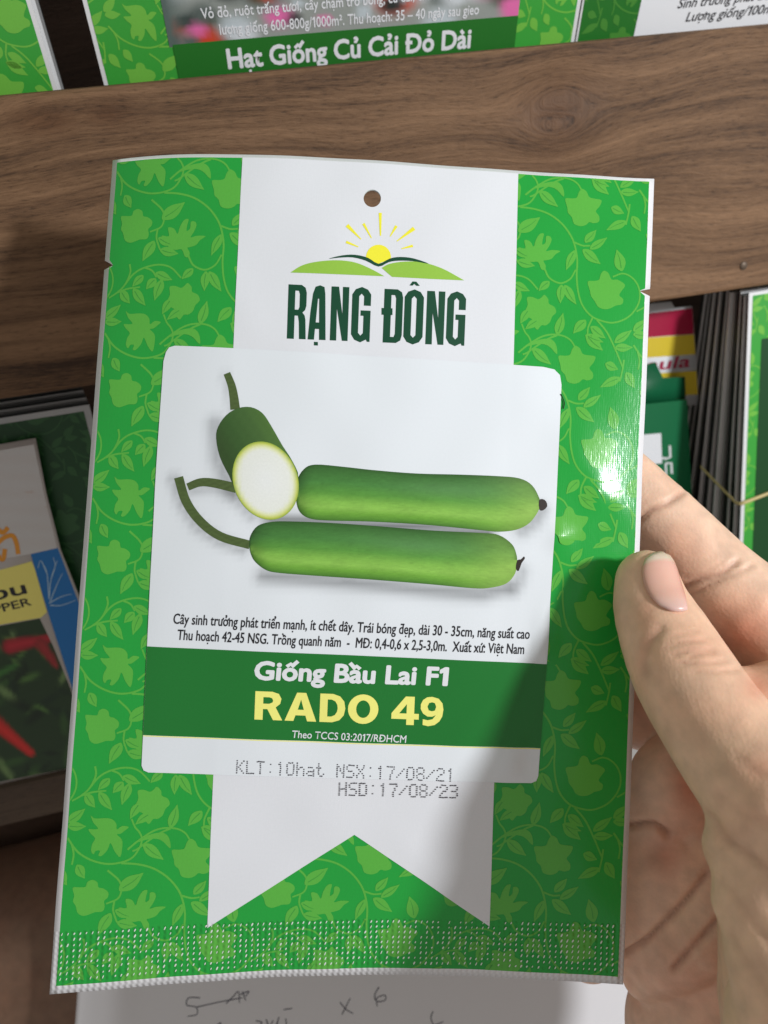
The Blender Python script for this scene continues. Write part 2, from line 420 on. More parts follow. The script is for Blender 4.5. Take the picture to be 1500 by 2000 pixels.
# ---------------------------------------------------------------- the floral pattern tile (traced outlines, photo pixels -> mm on the pouch)
def c6(l): return [(980+x/4.6875, 320+y/4.6875) for x, y in l]
def c5(l): return [(180+x/4.6875, 290+y/4.6875) for x, y in l]
def build_tile():
    blooms, leaves, vines = [], [], []
    b = lambda f, l: blooms.append(smooth_loop(HELD.mm(f(l)), 3))
    lf = lambda f, p, q, w: leaves.append((HELD.mm(f([p]))[0], HELD.mm(f([q]))[0], w/46.0))
    vn = lambda f, l: vines.append(HELD.mm(f(l)))
    b(c6, [(735,230),(775,255),(800,305),(850,320),(912,335),(895,390),(860,435),(890,480),(888,530),(840,545),(800,535),(770,560),(720,572),(660,550),(640,490),(605,450),(598,400),(580,320),(640,318),(685,310),(705,260)])
    b(c6, [(935,980),(975,1000),(1005,1060),(1060,1062),(1128,1110),(1095,1165),(1075,1205),(1110,1240),(1100,1285),(1040,1300),(990,1325),(935,1332),(880,1310),(850,1260),(815,1210),(805,1160),(785,1080),(850,1072),(890,1060),(905,1010)])
    b(c6, [(390,1200),(425,1240),(430,1280),(480,1310),(497,1360),(460,1400),(440,1450),(400,1480),(360,1480),(325,1520),(290,1480),(280,1430),(230,1400),(190,1390),(215,1340),(235,1290),(230,1225),(280,1220),(330,1240),(360,1225)])
    b(c5, [(420,555),(460,575),(470,620),(510,630),(550,665),(545,710),(515,740),(520,790),(500,830),(440,835),(400,850),(345,865),(300,840),(285,780),(265,740),(275,690),(265,625),(320,620),(365,615),(380,575)])
    b(c6, [(150,765),(215,775),(205,700),(260,712),(290,760),(310,700),(345,645),(385,640),(375,690),(370,740),(400,720),(405,665),(440,665),(455,700),(430,760),(405,800),(460,790),(535,800),(490,830),(455,870),(400,885),(380,890),(400,930),(395,970),(360,965),(330,900),(270,900),(215,870),(180,820)])
    b(c5, [(310,1490),(345,1515),(430,1510),(490,1520),(525,1560),(530,1610),(575,1580),(630,1590),(600,1620),(560,1650),(530,1655),(570,1700),(575,1760),(555,1860),(510,1810),(485,1750),(470,1735),(450,1790),(400,1845),(370,1840),(385,1800),(350,1800),(330,1830),(310,1800),(320,1740),(345,1690),(310,1650),(290,1610),(340,1610),(370,1600),(330,1550)])
    b(c6, [(300,228),(360,190),(420,170),(500,165),(545,195),(565,240),(570,300),(545,285),(520,255),(480,225),(430,212),(370,215)])
    for p, q, w in [((340,250),(515,395),95),((150,625),(350,490),120),((668,792),(588,975),80),((760,722),(865,605),80),((805,785),(965,675),75),((738,785),(905,920),95),
                    ((1000,400),(1120,455),85),((1140,525),(955,610),85),((1190,480),(1272,620),95),((1100,985),(1050,785),110),((435,1075),(335,1165),75),((545,1105),(535,1280),82),
                    ((570,1110),(682,1290),85),((505,1570),(560,1365),90),((768,1430),(652,1555),95),((810,1490),(950,1600),85),((768,1570),(925,1710),100),((1030,1640),(1190,1522),80),((1032,1685),(1200,1680),80),((820,140),(985,210),75)]:
        lf(c6, p, q, w)
    for p, q, w in [((300,430),(360,545),85),((570,845),(462,1035),100),((605,820),(745,890),75),((620,930),(792,965),85),((580,1140),(737,1205),80),((585,1190),(495,1290),85),((640,1200),(572,1395),90),
                    ((470,1160),(368,1268),75),((375,1285),(490,1440),85),((262,1305),(347,1420),85),((118,1560),(265,1430),85),((115,1590),(272,1585),80),((725,1375),(642,1520),80),((815,1470),(685,1570),75)]:
        lf(c5, p, q, w)
    for l in [[(165,395),(300,415),(430,460),(540,540),(620,640),(665,740),(690,880),(685,1030),(700,1180),(740,1300),(820,1395),(920,1440),(1020,1455),(1130,1420),(1210,1350),(1260,1250),(1255,1140),(1200,1050),(1110,1005),(1015,1035)],
              [(215,285),(300,220),(420,150),(520,128),(620,140),(690,180),(730,240)],[(390,960),(430,1040),(500,1085),(560,1090),(630,1050),(675,970)],[(665,720),(740,750),(810,750)],
              [(830,1410),(790,1500),(785,1580)],[(870,1430),(960,1540),(1030,1680),(1080,1800),(1110,1875)],[(505,1570),(430,1600),(330,1660),(230,1730),(190,1745)],[(1170,370),(1160,450),(1135,560)]]:
        vn(c6, l)
    for l in [[(115,1690),(200,1810),(330,1890),(480,1920),(640,1880),(720,1780),(740,1700),(720,1640),(685,1595),(655,1520)],[(545,470),(640,560),(660,640),(630,720),(530,765)],[(600,740),(590,820),(612,900),(625,930)],
              [(345,1060),(350,1140),(300,1250),(230,1320),(155,1370)],[(300,1250),(370,1160),(460,1100),(600,1065),(720,1090),(815,1185)],[(480,1090),(550,1120),(590,1180)],[(230,1320),(330,1285),(440,1270)],[(150,1740),(165,1830),(150,1920)]]:
        vn(c5, l)
    return blooms, leaves, vines
TX, TY = 35.25, 32.6
BLOOMS, LEAVES, VINES = build_tile()
def floral(rect, shift=(0, 0), veins=True):
    """the repeat pattern clipped to rect (mm): outlines and vein lines"""
    big, vein, offs = [], [], []
    def put(poly, o):
        for i in range(-4, 5):
            for j in range(-6, 7):
                q = poly+np.array([i*TX+shift[0], j*TY+shift[1]])
                if q[:, 0].max() < rect[0] or q[:, 0].min() > rect[2] or q[:, 1].max() < rect[1] or q[:, 1].min() > rect[3]: continue
                r = clip_poly(q, rect)
                if r: big.append([r]); offs.append(o)
    k = 0
    for v in VINES: put(ribbon(v, .40, .34), 0.0+.003*(k % 4)); k += 1
    for q in BLOOMS: put(q, .012+.002*(k % 3)); k += 1
    for b_, t_, w in LEAVES: put(smooth_loop(leaf(b_, t_, w), 2), .020+.002*(k % 3)); k += 1
    if veins:
        bo = len(big)
        for b_, t_, w in LEAVES:
            d = t_-b_; m1 = b_+d*.15; m2 = b_+d*.55+np.array([-d[1], d[0]])*.03; m3 = b_+d*.82
            put(ribbon([m1, m2, m3], .14, .05), .0)
        vein = big[bo:]; big = big[:bo]; offs = offs[:bo]
    return big, offs, vein

# ================================================================ the rack
E1 = np.array([math.cos(PSI), math.sin(PSI), 0]); NB = np.array([-math.sin(PSI), math.cos(PSI), 0]); ZZ = np.array([0, 0, 1.0])
def leaning(deg): return math.cos(R(deg))*ZZ + math.sin(R(deg))*NB
LEAN = 25
RE2 = leaning(LEAN); RAIL = Flat(at(750, 115, .182), E1, RE2)
LOW_E2 = leaning(30)

def board(name, surf, quad, thick, mat, parent, bev=0.0012, nx=60):
    """a sawn board: quad = 4 corners in mm on its face (tl, tr, br, bl); slightly wavy edges, eased arrises"""
    tl, tr, br, bl = [np.array(q, float) for q in quad]
    V = []; UV = []; Fc = []; ny = 10
    for layer in range(2):
        for j in range(ny+1):
            for i in range(nx+1):
                s, t = i/nx, j/ny
                p = (1-s)*(1-t)*tl+s*(1-t)*tr+s*t*br+(1-s)*t*bl
                V.append(surf.map([p], -layer*thick)[0]); UV.append(p if layer == 0 else p+np.array([0, 57.0]))
    M = (nx+1)*(ny+1); ix = lambda l, i, j: l*M+j*(nx+1)+i
    for j in range(ny):
        for i in range(nx):
            Fc.append([ix(0, i, j), ix(0, i, j+1), ix(0, i+1, j+1), ix(0, i+1, j)])
            Fc.append([ix(1, i, j), ix(1, i+1, j), ix(1, i+1, j+1), ix(1, i, j+1)])
    for i in range(nx):
        Fc.append([ix(0, i, 0), ix(0, i+1, 0), ix(1, i+1, 0), ix(1, i, 0)]); Fc.append([ix(0, i, ny), ix(1, i, ny), ix(1, i+1, ny), ix(0, i+1, ny)])
    for j in range(ny):
        Fc.append([ix(0, 0, j), ix(1, 0, j), ix(1, 0, j+1), ix(0, 0, j+1)]); Fc.append([ix(0, nx, j), ix(0, nx, j+1), ix(1, nx, j+1), ix(1, nx, j)])
    o = mesh_obj(name, V, Fc, mat, parent, uv=UV)
    md = o.modifiers.new('eased', 'BEVEL'); md.width = bev; md.segments = 2; md.limit_method = 'ANGLE'; md.angle_limit = R(50)
    return o

rack = empty('display_rack', RAIL.O, 'brown wooden display rack with grained rails holding rows of seed packets', 'rack')
kp = RAIL.mm([(1085, 220), (1160, 330), (90, 235), (210, 222), (1420, 420)])
wood_top = wood_mat('rail_wood', [(kp[0][0], kp[0][1], 12, 8, 1.5), (kp[2][0], kp[2][1], 8, 3.5, 0.5), (kp[3][0], kp[3][1], 6, 3, 0.5)])
q = RAIL.mm([(-150, 199), (1650, 31), (1650, 536), (-150, 803)])
rail1 = board('rail', RAIL, [q[0]-np.array([30, 0]), q[1]+np.array([30, 0]), q[2]+np.array([30, 0]), q[3]-np.array([30, 0])], 14, wood_top, rack)
rail1['label'] = 'upper rail board with a knot and a screw in it'
# screw sunk near the lower edge of the rail
sc_c = RAIL.mm([(1452, 519)])[0]
sv, sf = [], []
bmS = bmesh.new(); bmesh.ops.create_uvsphere(bmS, u_segments=20, v_segments=10, radius=1.25)
sverts = [v.co[:] for v in bmS.verts]; sfaces = [[v.index for v in f.verts] for f in bmS.faces]; bmS.free()
W3 = [RAIL.map([(sc_c[0]+x, sc_c[1]+y)], z*0.35+0.05)[0] for x, y, z in sverts]
mesh_obj('screw', W3, sfaces, plain('screw_steel', (0.12, 0.085, 0.06), 0.5, 0.4), rail1, smooth=True)
# lower rail: same kind of board on the next step down, only its shaded left end shows
LRAIL = Flat(at(0, 1541, .232), E1, RE2)
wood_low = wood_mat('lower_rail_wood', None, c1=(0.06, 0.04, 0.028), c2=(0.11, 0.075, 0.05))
lq = LRAIL.mm([(-200, 1690), (1500, 1290)])
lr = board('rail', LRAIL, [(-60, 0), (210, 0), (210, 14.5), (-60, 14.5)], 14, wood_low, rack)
lr['label'] = 'lower rail board in deep shade below the packets'
# the backboards the packets stand against
BACK = Flat(RAIL.O - RAIL.n*0.085, E1, leaning(12))
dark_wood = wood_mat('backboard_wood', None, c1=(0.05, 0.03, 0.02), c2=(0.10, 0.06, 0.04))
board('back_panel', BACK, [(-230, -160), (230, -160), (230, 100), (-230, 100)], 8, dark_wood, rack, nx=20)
LB = Flat(LRAIL.O - RAIL.n*0.055, E1, leaning(30))
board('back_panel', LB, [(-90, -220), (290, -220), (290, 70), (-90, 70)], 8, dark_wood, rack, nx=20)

# ================================================================ print materials
GREEN = C(30, 160, 60); LEAFG = C(90, 178, 66); VEING = C(54, 150, 58); DKGREEN = C(24, 116, 44)
m_foil = print_mat('packet_foil', (0.84, 0.83, 0.85), 0.28, 0.6, 0.15, True, metal=0.08)
m_green = print_mat('packet_green', GREEN, 0.16, 0.5, 0.32, True)
m_leaf = print_mat('packet_leaf_green', LEAFG, 0.16, 0.5, 0.32, True)
m_vein = print_mat('packet_vein_green', VEING, 0.16, 0.5, 0.32, True)
m_banner = print_mat('packet_white', (0.80, 0.81, 0.85), 0.33, 0.4, 0.22, True, mottling=0.03)
m_dkgreen = print_mat('packet_dark_green', DKGREEN, 0.30, 0.5, 0.12)
m_logo = print_mat('logo_forest', C(16, 72, 48), 0.33, 0.4, 0.15)
m_hill = print_mat('logo_hill', C(150, 196, 72), 0.33, 0.4, 0.15)
m_sun = print_mat('logo_sun', C(246, 236, 60), 0.33, 0.4, 0.15)
m_ink = print_mat('black_ink', (0.02, 0.02, 0.025), 0.35, 0.4, 0.1)
m_white = print_mat('white_print', (0.82, 0.83, 0.86), 0.33, 0.4, 0.1, mottling=0.03)
m_cream = print_mat('cream_yellow_print', C(248, 240, 130), 0.33, 0.4, 0.1)
m_label = print_mat('label_paper', None, 0.26, 0.45, 0.10, attr=True, mottling=0.02)
m_pic = print_mat('label_picture', None, 0.26, 0.45, 0.10, attr=True, mottling=0.07)

# ================================================================ the held packet
packet = empty('seed_packet', HELD.map([(55, 162)])[0], 'green and white bottle gourd seed packet held up by the hand', 'seed packet')
hole = HELD.mm(disk((727, 388), 17, 28))
ln = HELD.mm([(206, 509), (221, 518), (205, 527)]); rn = HELD.mm([(1266, 564), (1248, 568), (1264, 578)])
def notched(x0, y0, x1, y1, n=1):
    L = [(x0, y0), (x1, y0)]
    if rn[1][0] < x1: L += [(x1, rn[0][1]), (min(rn[1][0], x1), rn[1][1]), (x1, rn[2][1])]
    L += [(x1, y1), (x0, y1)]
    if ln[1][0] > x0: L += [(x0, ln[2][1]), (ln[1][0], ln[1][1]), (x0, ln[0][1])]
    return np.array(L)
PR = (1.05, 0.65, 108.95, 160.55)
OFF = 0.025
sheet('pouch', HELD, [[notched(0, 0, PW, PH), hole]], m_foil, packet, 0, step=2, solid=0.45)
sheet('green_print', HELD, [[notched(*PR), hole]], m_green, packet, OFF, step=2)
fb, fo, fv = [], [], []
for rc in ((PR[0]+.1, PR[1], 35.0, PR[3]), (35.0, 126.0, 76.0, PR[3]), (76.0, PR[1], PR[2], PR[3])):
    a_, b_, c_ = floral(rc); fb += a_; fo += b_; fv += c_
sheet('floral_print', HELD, fb, m_leaf, packet, 2*OFF, step=2, offs=fo)
sheet('leaf_veins', HELD, fv, m_vein, packet, 2*OFF+.045, step=0)
# heat-seal crimp: rows of tiny raised dashes, coloured pale to stand in for lamp glints
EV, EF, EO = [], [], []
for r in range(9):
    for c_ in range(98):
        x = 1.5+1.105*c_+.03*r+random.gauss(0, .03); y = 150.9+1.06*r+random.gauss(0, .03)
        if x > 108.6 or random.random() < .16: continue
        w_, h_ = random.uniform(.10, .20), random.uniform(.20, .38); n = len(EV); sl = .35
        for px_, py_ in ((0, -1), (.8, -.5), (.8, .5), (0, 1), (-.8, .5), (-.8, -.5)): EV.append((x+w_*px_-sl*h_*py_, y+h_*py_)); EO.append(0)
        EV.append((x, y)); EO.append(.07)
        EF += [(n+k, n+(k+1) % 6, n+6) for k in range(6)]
glints = sheet_raw('seal_glints', HELD, EV, EF, [2*OFF+.075+o_ for o_ in EO], print_mat('seal_glint_pale', (0.80, 0.90, 0.80), 0.22, 0.8, 0, metal=0.1), packet, step=0)
glints['kind'] = 'stuff'
ban = HELD.mm([(474, 306), (1012, 339), (1003, 705), (985, 1120), (965, 1530), (956, 1809), (692, 1630), (405, 1812), (417, 1510), (437, 1090), (456, 680)])
ban[0][1] = PR[1]; ban[1][1] = PR[1]
sheet('white_banner', HELD, [[ban, hole]], m_banner, packet, 2*OFF+.07, step=2)
# --- logo
def c3(l): return HELD.mm([(420+x/2.34375, 380+y/2.34375) for x, y in l])
LO = 2*OFF+.11
logo = sheet('logo_hills', HELD, [[c3(np.vstack([smooth_line([(345,358),(400,325),(470,308),(560,302),(640,312),(710,340),(775,375)]), [(560, 366)]]))],
              [c3(np.vstack([smooth_line([(762,337),(800,318),(870,308),(950,312),(1040,340),(1140,394)]), [(980, 387), (810, 378)]]))]], m_hill, packet, LO, step=2)
sheet('logo_ridge', HELD, [[c3(smooth_loop([(520,295),(580,280),(640,277),(700,291),(748,318),(800,294),(850,287),(910,294),(978,318),(905,306),(840,304),(795,311),(748,331),(690,304),(630,289),(570,290)], 3))]], m_logo, logo, LO+.02)
sun = [(748+57*math.cos(a), 288-57*math.sin(a)) for a in np.linspace(-.12, math.pi+.12, 26)]+[(748, 318)]
sheet('logo_sun', HELD, [[c3(sun)]]+[[c3(ribbon([a, b], w0, w1, False))] for a, b, w0, w1 in
      [((756,85),(757,190),14,6),((604,142),(668,206),17,4),((679,134),(716,201),12,4),((830,145),(801,193),13,4),((911,156),(832,215),18,4),((600,218),(656,241),12,4),((905,236),(853,249),12,4)]], m_sun, logo, LO+.008)
# --- brand lettering, heavy condensed capitals
def frame(x, y):  # unit frame of the word
    t = np.array([337+(1150-337)*x, 412+(450-412)*x]); b_ = np.array([329+(1140-329)*x, 660+(693-660)*x])
    return t+(b_-t)*y
GL = {
 'R': [[(0,0),(.72,0),(.93,.05),(1,.14),(1,.38),(.94,.46),(.80,.51),(.92,.56),(.97,.64),(1.02,1),(.66,1),(.62,.68),(.56,.57),(.38,.57),(.38,1),(0,1)], [(.38,.11),(.38,.46),(.57,.46),(.63,.41),(.63,.17),(.57,.11)]],
 'A': [[(.34,.02),(.60,-.01),(.86,.02),(.92,.15),(1.02,1),(.64,1),(.62,.80),(.38,.80),(.34,1),(-.03,1),(.08,.5),(.2,.15)], [(.50,.24),(.41,.68),(.61,.68),(.57,.24)]],
 'N': [[(0,0),(.42,0),(.66,.52),(.64,0),(1,0),(1,1),(.68,1),(.34,.40),(.36,1),(0,1)]],
 'G': [[(.18,.03),(.5,-.015),(.82,.03),(1,.12),(1,.33),(.63,.33),(.63,.16),(.5,.11),(.37,.16),(.37,.84),(.5,.89),(.63,.84),(.63,.52),(.47,.52),(.47,.42),(1,.42),(1,1),(.86,1),(.80,.96),(.5,1.015),(.18,.97),(0,.87),(0,.13)]],
 'D': [[(0,0),(.70,0),(.93,.05),(1,.15),(1,.85),(.93,.95),(.70,1),(0,1)], [(.38,.11),(.38,.89),(.57,.89),(.63,.83),(.63,.17),(.57,.11)]],
 'O': [[(.18,.03),(.5,-.015),(.82,.03),(1,.13),(1,.87),(.82,.97),(.5,1.015),(.18,.97),(0,.87),(0,.13)], [(.5,.11),(.37,.16),(.37,.84),(.5,.89),(.63,.84),(.63,.16)]]}
shp = []
for ch, a, b_ in [('R',0,.104),('A',.12,.216),('N',.242,.342),('G',.36,.466),('D',.540,.646),('O',.655,.763),('N',.78,.882),('G',.895,1.0)]:
    shp.append([c3([frame(a+(b_-a)*x, y) for x, y in lp]) for lp in GL[ch]])
ofs = [0]*8
for lp in ([(453,675),(471,676),(471,692),(453,691)], [(762,520),(812,522),(812,553),(762,551)], [(890,417),(904,399),(921,400),(937,419),(921,419),(912,410),(904,418)]):
    shp.append([c3(lp)]); ofs.append(.012)
sheet('brand_lettering', HELD, shp, m_logo, packet, LO, offs=ofs, step=4)
# --- the paper label
lab = [(341.6, 675.7), (700, 695), (1060, 717), (1082, 722), (1093, 733), (1096, 752), (1085, 1000), (1067, 1297), (1055, 1461), (1051, 1515), (1047, 1525), (1037, 1529), (660, 1520), (290, 1508), (281, 1504), (277, 1495), (280, 1435), (288, 1262), (303, 960), (320, 706), (325, 688), (331, 679)]
LBO = LO+.05
def to_px(V): return HELD.proj(V[:, 0]/PW, V[:, 1]/PH)
def seg_dist(P, line):
    best = np.full(len(P), 1e9)
    line = np.asarray(line, float)
    for a, b_ in zip(line[:-1], line[1:]):
        d = b_-a; t = np.clip(((P-a) @ d)/(d @ d), 0, 1); best = np.minimum(best, np.linalg.norm(P-(a+t[:, None]*d), axis=1))
    return best
def c1(l): return [(280+x/1.7857, 660+y/1.7857) for x, y in l]
def label_col(V):
    P = to_px(V); c = np.tile(np.array([0.80, 0.835, 0.875]), (len(V), 1))
    # the pouch's white banner shows faintly through the paper
    xl = np.interp(P[:, 1], [680, 1090, 1510], [456, 437, 417]); xr = np.interp(P[:, 1], [705, 1120, 1530], [1003, 985, 965])
    inside = 1/(1+np.exp(-(P[:, 0]-xl)/2))*1/(1+np.exp((P[:, 0]-xr)/2))
    c *= (1+.025*inside)[:, None]
    # printed studio shadow of the gourds in the picture
    for line, w, k in ((c1([(420, 830), (700, 850), (1000, 880), (1180, 893), (1270, 870)]), 16, .55), (c1([(250, 300), (260, 420), (310, 540)]), 17, .45), (c1([(285, 130), (300, 200), (308, 250)]), 9, .25),
                       (c1([(105, 490), (135, 580), (190, 660), (265, 708), (350, 740)]), 12, .4), (c1([(170, 530), (240, 520), (310, 540), (380, 620)]), 13, .35),
                       (c1([(1320, 670), (1365, 640), (1390, 600)]), 15, .45), (c1([(1290, 880), (1310, 850), (1320, 810)]), 13, .35), (c1([(440, 640), (700, 645), (1000, 665), (1200, 680)]), 14, .75)):
        d = seg_dist(P, line); c *= (1-k*np.exp(-(d/w)**2))[:, None]*np.array([1, 1, 1.0])
    return c
label = sheet('paper_label', HELD, [[HELD.mm(lab)]], m_label, packet, LBO, step=1.25, colfn=label_col)
sheet('title_band', HELD, [[HELD.mm([(288.3, 1262), (680, 1279), (1067, 1296.7), (1055, 1460.7), (665, 1449), (280.3, 1435)])]], m_dkgreen, label, LBO+.04, step=1.25)
sheet('band_edge', HELD, [[HELD.mm(ribbon([(280.5, 1436.5), (665, 1450.5), (1054.5, 1462.2)], 1.6, 1.6, False))]], m_cream, label, LBO+.035, step=1.25)
# --- the gourd picture
def ramp(t, stops):
    t = np.asarray(t); xs = [s[0] for s in stops]
    return np.stack([np.interp(t, xs, [lin(s[1][i])*1.02 for s in stops]) for i in range(3)], 1)
def gourd(name, top, bot, x0, x1, lightend, parent):
    pts = np.vstack([smooth_line(top, 4), smooth_line(bot, 4)[::-1][1:-1]])
    tp, bt = np.array(smooth_line(top, 6)), np.array(smooth_line(bot, 6))
    def col(V):
        P = to_px(V); X = (P[:, 0]-280)*1.7857; Y = (P[:, 1]-660)*1.7857
        a = np.interp(X, tp[:, 0], tp[:, 1]); b_ = np.interp(X, bt[:, 0], bt[:, 1])
        t = np.clip((Y-a)/np.maximum(b_-a, 4), 0, 1); s = np.clip((X-x0)/(x1-x0), 0, 1)
        c = ramp(t, [(0, (52, 92, 42)), (.08, (62, 112, 52)), (.3, (74, 132, 62)), (.5, (92, 152, 62)), (.66, (132, 186, 78)), (.76, (142, 194, 84)), (.86, (112, 168, 60)), (.95, (88, 142, 50)), (1, (66, 112, 42))])
        c *= (1-.45*np.exp(-(s/.05)**2))[:, None]
        w = np.exp(-((1-s)/.16)**2)[:, None]*.75*np.clip(.35+t, 0, 1)[:, None]
        c = c*(1-w)+w*np.array(C(150, 190, 88))
        st = .05*np.sin(X*.031+2*np.sin(Y*.05))*np.sin(Y*.06+1.3*np.sin(X*.017))+.045*np.random.randn(len(X))
        c = c*(1+st)[:, None]
        sh = np.exp(-((t-.30)/.16)**2)*np.exp(-((s-.62)/.2)**2)[:]*.25
        return c*(1-sh)[:, None]+sh[:, None]*np.array(C(120, 165, 110))
    return sheet(name, HELD, [[HELD.mm(c1(pts))]], m_pic, parent, LBO+.035, step=.8, colfn=col)
def flatcol(rgb): return lambda V: np.tile(np.array(C(*rgb)), (len(V), 1))
def stem_col(V):
    r = np.sin(V[:, 0]*9+V[:, 1]*7)*.12; return np.array(C(78, 96, 52))*(1+r)[:, None]
stems = [c1(ribbon(l, w, w2)) for l, w, w2 in [([(292, 124), (308, 165), (316, 205), (321, 250)], 24, 34), ([(156, 520), (200, 504), (250, 507), (325, 524)], 26, 34), ([(124, 486), (150, 570), (200, 640), (270, 692), (372, 722)], 32, 30)]]
pic = sheet('gourd_picture', HELD, [[HELD.mm(s_)] for s_ in stems], m_pic, label, LBO+.02, step=1, colfn=stem_col, offs=[0, .004, .008])
gourd('gourd_picture', [(531, 545), (535, 500), (560, 458), (600, 442), (700, 450), (800, 461), (950, 473), (1100, 477), (1230, 482), (1310, 490), (1355, 515), (1380, 560), (1382, 580)],
      [(531, 545), (538, 590), (556, 617), (590, 632), (650, 637), (800, 641), (1000, 653), (1180, 671), (1240, 676), (1300, 669), (1345, 646), (1375, 606), (1382, 580)], 531, 1382, 1, label)
gourd('gourd_picture', [(369, 725), (374, 690), (400, 655), (450, 641), (520, 640), (650, 645), (800, 655), (1000, 671), (1180, 680), (1240, 688), (1285, 720), (1300, 755), (1303, 780)],
      [(369, 725), (376, 755), (392, 782), (430, 810), (480, 820), (600, 829), (800, 843), (1000, 859), (1150, 873), (1210, 871), (1265, 856), (1295, 822), (1303, 780)], 369, 1303, 1, label)
def cut_body_col(V):
    P = to_px(V); X = (P[:, 0]-280)*1.7857; Y = (P[:, 1]-660)*1.7857
    t = ((X-256)*.86-(Y-350)*.42)/230
    c = ramp(np.clip(t, 0, 1), [(0, (52, 78, 38)), (.25, (58, 92, 44)), (.55, (70, 104, 52)), (.8, (82, 118, 56)), (1, (74, 112, 48))])
    return c*(1+.04*np.sin(X*.2+Y*.13))[:, None]
sheet('gourd_picture', HELD, [[HELD.mm(c1(smooth_loop([(255,350),(262,310),(290,270),(330,246),(375,242),(415,262),(445,305),(485,375),(520,430),(541,490),(500,560),(430,560),(330,530),(300,480),(268,415)], 3)))]], m_pic, label, LBO+.045, step=1, colfn=cut_body_col)
def ell(k): return [(427+k*(140*math.sin(a)*.36+112*math.cos(a)*.93), 498+k*(140*math.sin(a)*.93-112*math.cos(a)*.36)) for a in np.linspace(0, 2*math.pi, 48)[:-1]]
def cut_col(V):
    P = to_px(V); X = (P[:, 0]-280)*1.7857-427; Y = (P[:, 1]-660)*1.7857-498
    p = (X*.36+Y*.93)/140; q_ = (X*.93-Y*.36)/112; r = np.sqrt(p*p+q_*q_)
    return ramp(r, [(0, (240, 242, 240)), (.78, (238, 240, 232)), (.86, (232, 236, 190)), (.94, (206, 214, 104)), (1.0, (140, 168, 52))])
sheet('gourd_picture', HELD, [[HELD.mm(c1(ell(1.0)))]], m_pic, label, LBO+.055, step=.8, colfn=cut_col)
sheet('gourd_picture', HELD, [[HELD.mm(c1(smooth_loop(l, 2)))] for l in ([(1378,568),(1390,562),(1403,570),(1407,588),(1392,602),(1380,598)], [(1298,798),(1303,775),(1316,772),(1326,762),(1329,770),(1318,785),(1308,812),(1300,808)])], m_pic, label, LBO+.06, colfn=flatcol((48, 38, 34)))
# --- lettering on the label
TO = LBO+.06
text('caption', HELD, 'Cây sinh trưởng phát triển mạnh, ít chết dây. Trái bóng đẹp, dài 30 - 35cm, năng suất cao', (339, 1217.5), (1033.5, 1247.5), 19.5, m_ink, label, TO, .012)
text('caption', HELD, 'Thu hoạch 42-45 NSG. Trồng quanh năm  -  MĐ: 0,4-0,6 x 2,5-3,0m.  Xuất xứ: Việt Nam', (346.7, 1248.8), (1022.5, 1277), 19.5, m_ink, label, TO, .012)
text('title_lettering', HELD, 'Giống Bầu Lai F1', (497.6, 1325.7), (872, 1337.7), 34, m_white, label, TO+.02, .036)
RA = {'R': [[(0,0),(.62,0),(.86,.07),(.96,.24),(.92,.42),(.76,.55),(1.02,1),(.68,1),(.46,.62),(.30,.62),(.30,1),(0,1)], [(.30,.20),(.30,.43),(.52,.43),(.64,.38),(.66,.31),(.62,.23),(.52,.20)]],
 'A': [[(.36,0),(.66,0),(1.02,1),(.72,1),(.66,.80),(.33,.80),(.27,1),(-.02,1)], [(.50,.24),(.40,.60),(.60,.60)]],
 'D': [[(0,0),(.50,0),(.78,.08),(.95,.26),(1,.5),(.95,.74),(.78,.92),(.50,1),(0,1)], [(.30,.20),(.30,.80),(.46,.80),(.60,.74),(.68,.62),(.70,.5),(.68,.38),(.60,.26),(.46,.20)]],
 'O': [list(map(tuple, disk((.5, .5), .52, 28))), list(map(tuple, disk((.5, .5), .24, 20, .31)))],
 '4': [[(.50,0),(.84,0),(.84,.60),(1.02,.60),(1.02,.80),(.84,.80),(.84,1),(.55,1),(.55,.80),(-.02,.80),(-.02,.60)], [(.55,.27),(.27,.60),(.55,.60)]],
 '9': [[(.5,-.02),(.78,.04),(.95,.20),(1,.42),(.96,.66),(.84,.84),(.64,.97),(.36,1.02),(.12,.98),(.12,.78),(.34,.81),(.54,.77),(.68,.62),(.52,.68),(.32,.68),(.12,.58),(.01,.42),(.01,.26),(.10,.10),(.28,0)], [(.5,.17),(.37,.20),(.30,.33),(.36,.46),(.5,.49),(.63,.46),(.68,.33),(.62,.20)]]}
def rado(x, y):
    t = np.array([401, 346])+np.array([672, 24])*x; b_ = np.array([397, 447])+np.array([672, 24])*x; return t+(b_-t)*y
shp = [[HELD.mm([(280+p[0]/1.829, 1160+p[1]/1.829) for p in (rado(a+(b_-a)*x, y) for x, y in lp)]) for lp in RA[ch]] for ch, a, b_ in (('R', 0, .145), ('A', .163, .325), ('D', .345, .480), ('O', .497, .652), ('4', .728, .868), ('9', .878, 1.0))]
sheet('title_lettering', HELD, shp, m_cream, label, TO+.02)
text('title_lettering', HELD, 'Theo TCCS 03:2017/RĐHCM', (569.8, 1440), (792.3, 1449.8), 14, m_white, label, TO+.02, .008)
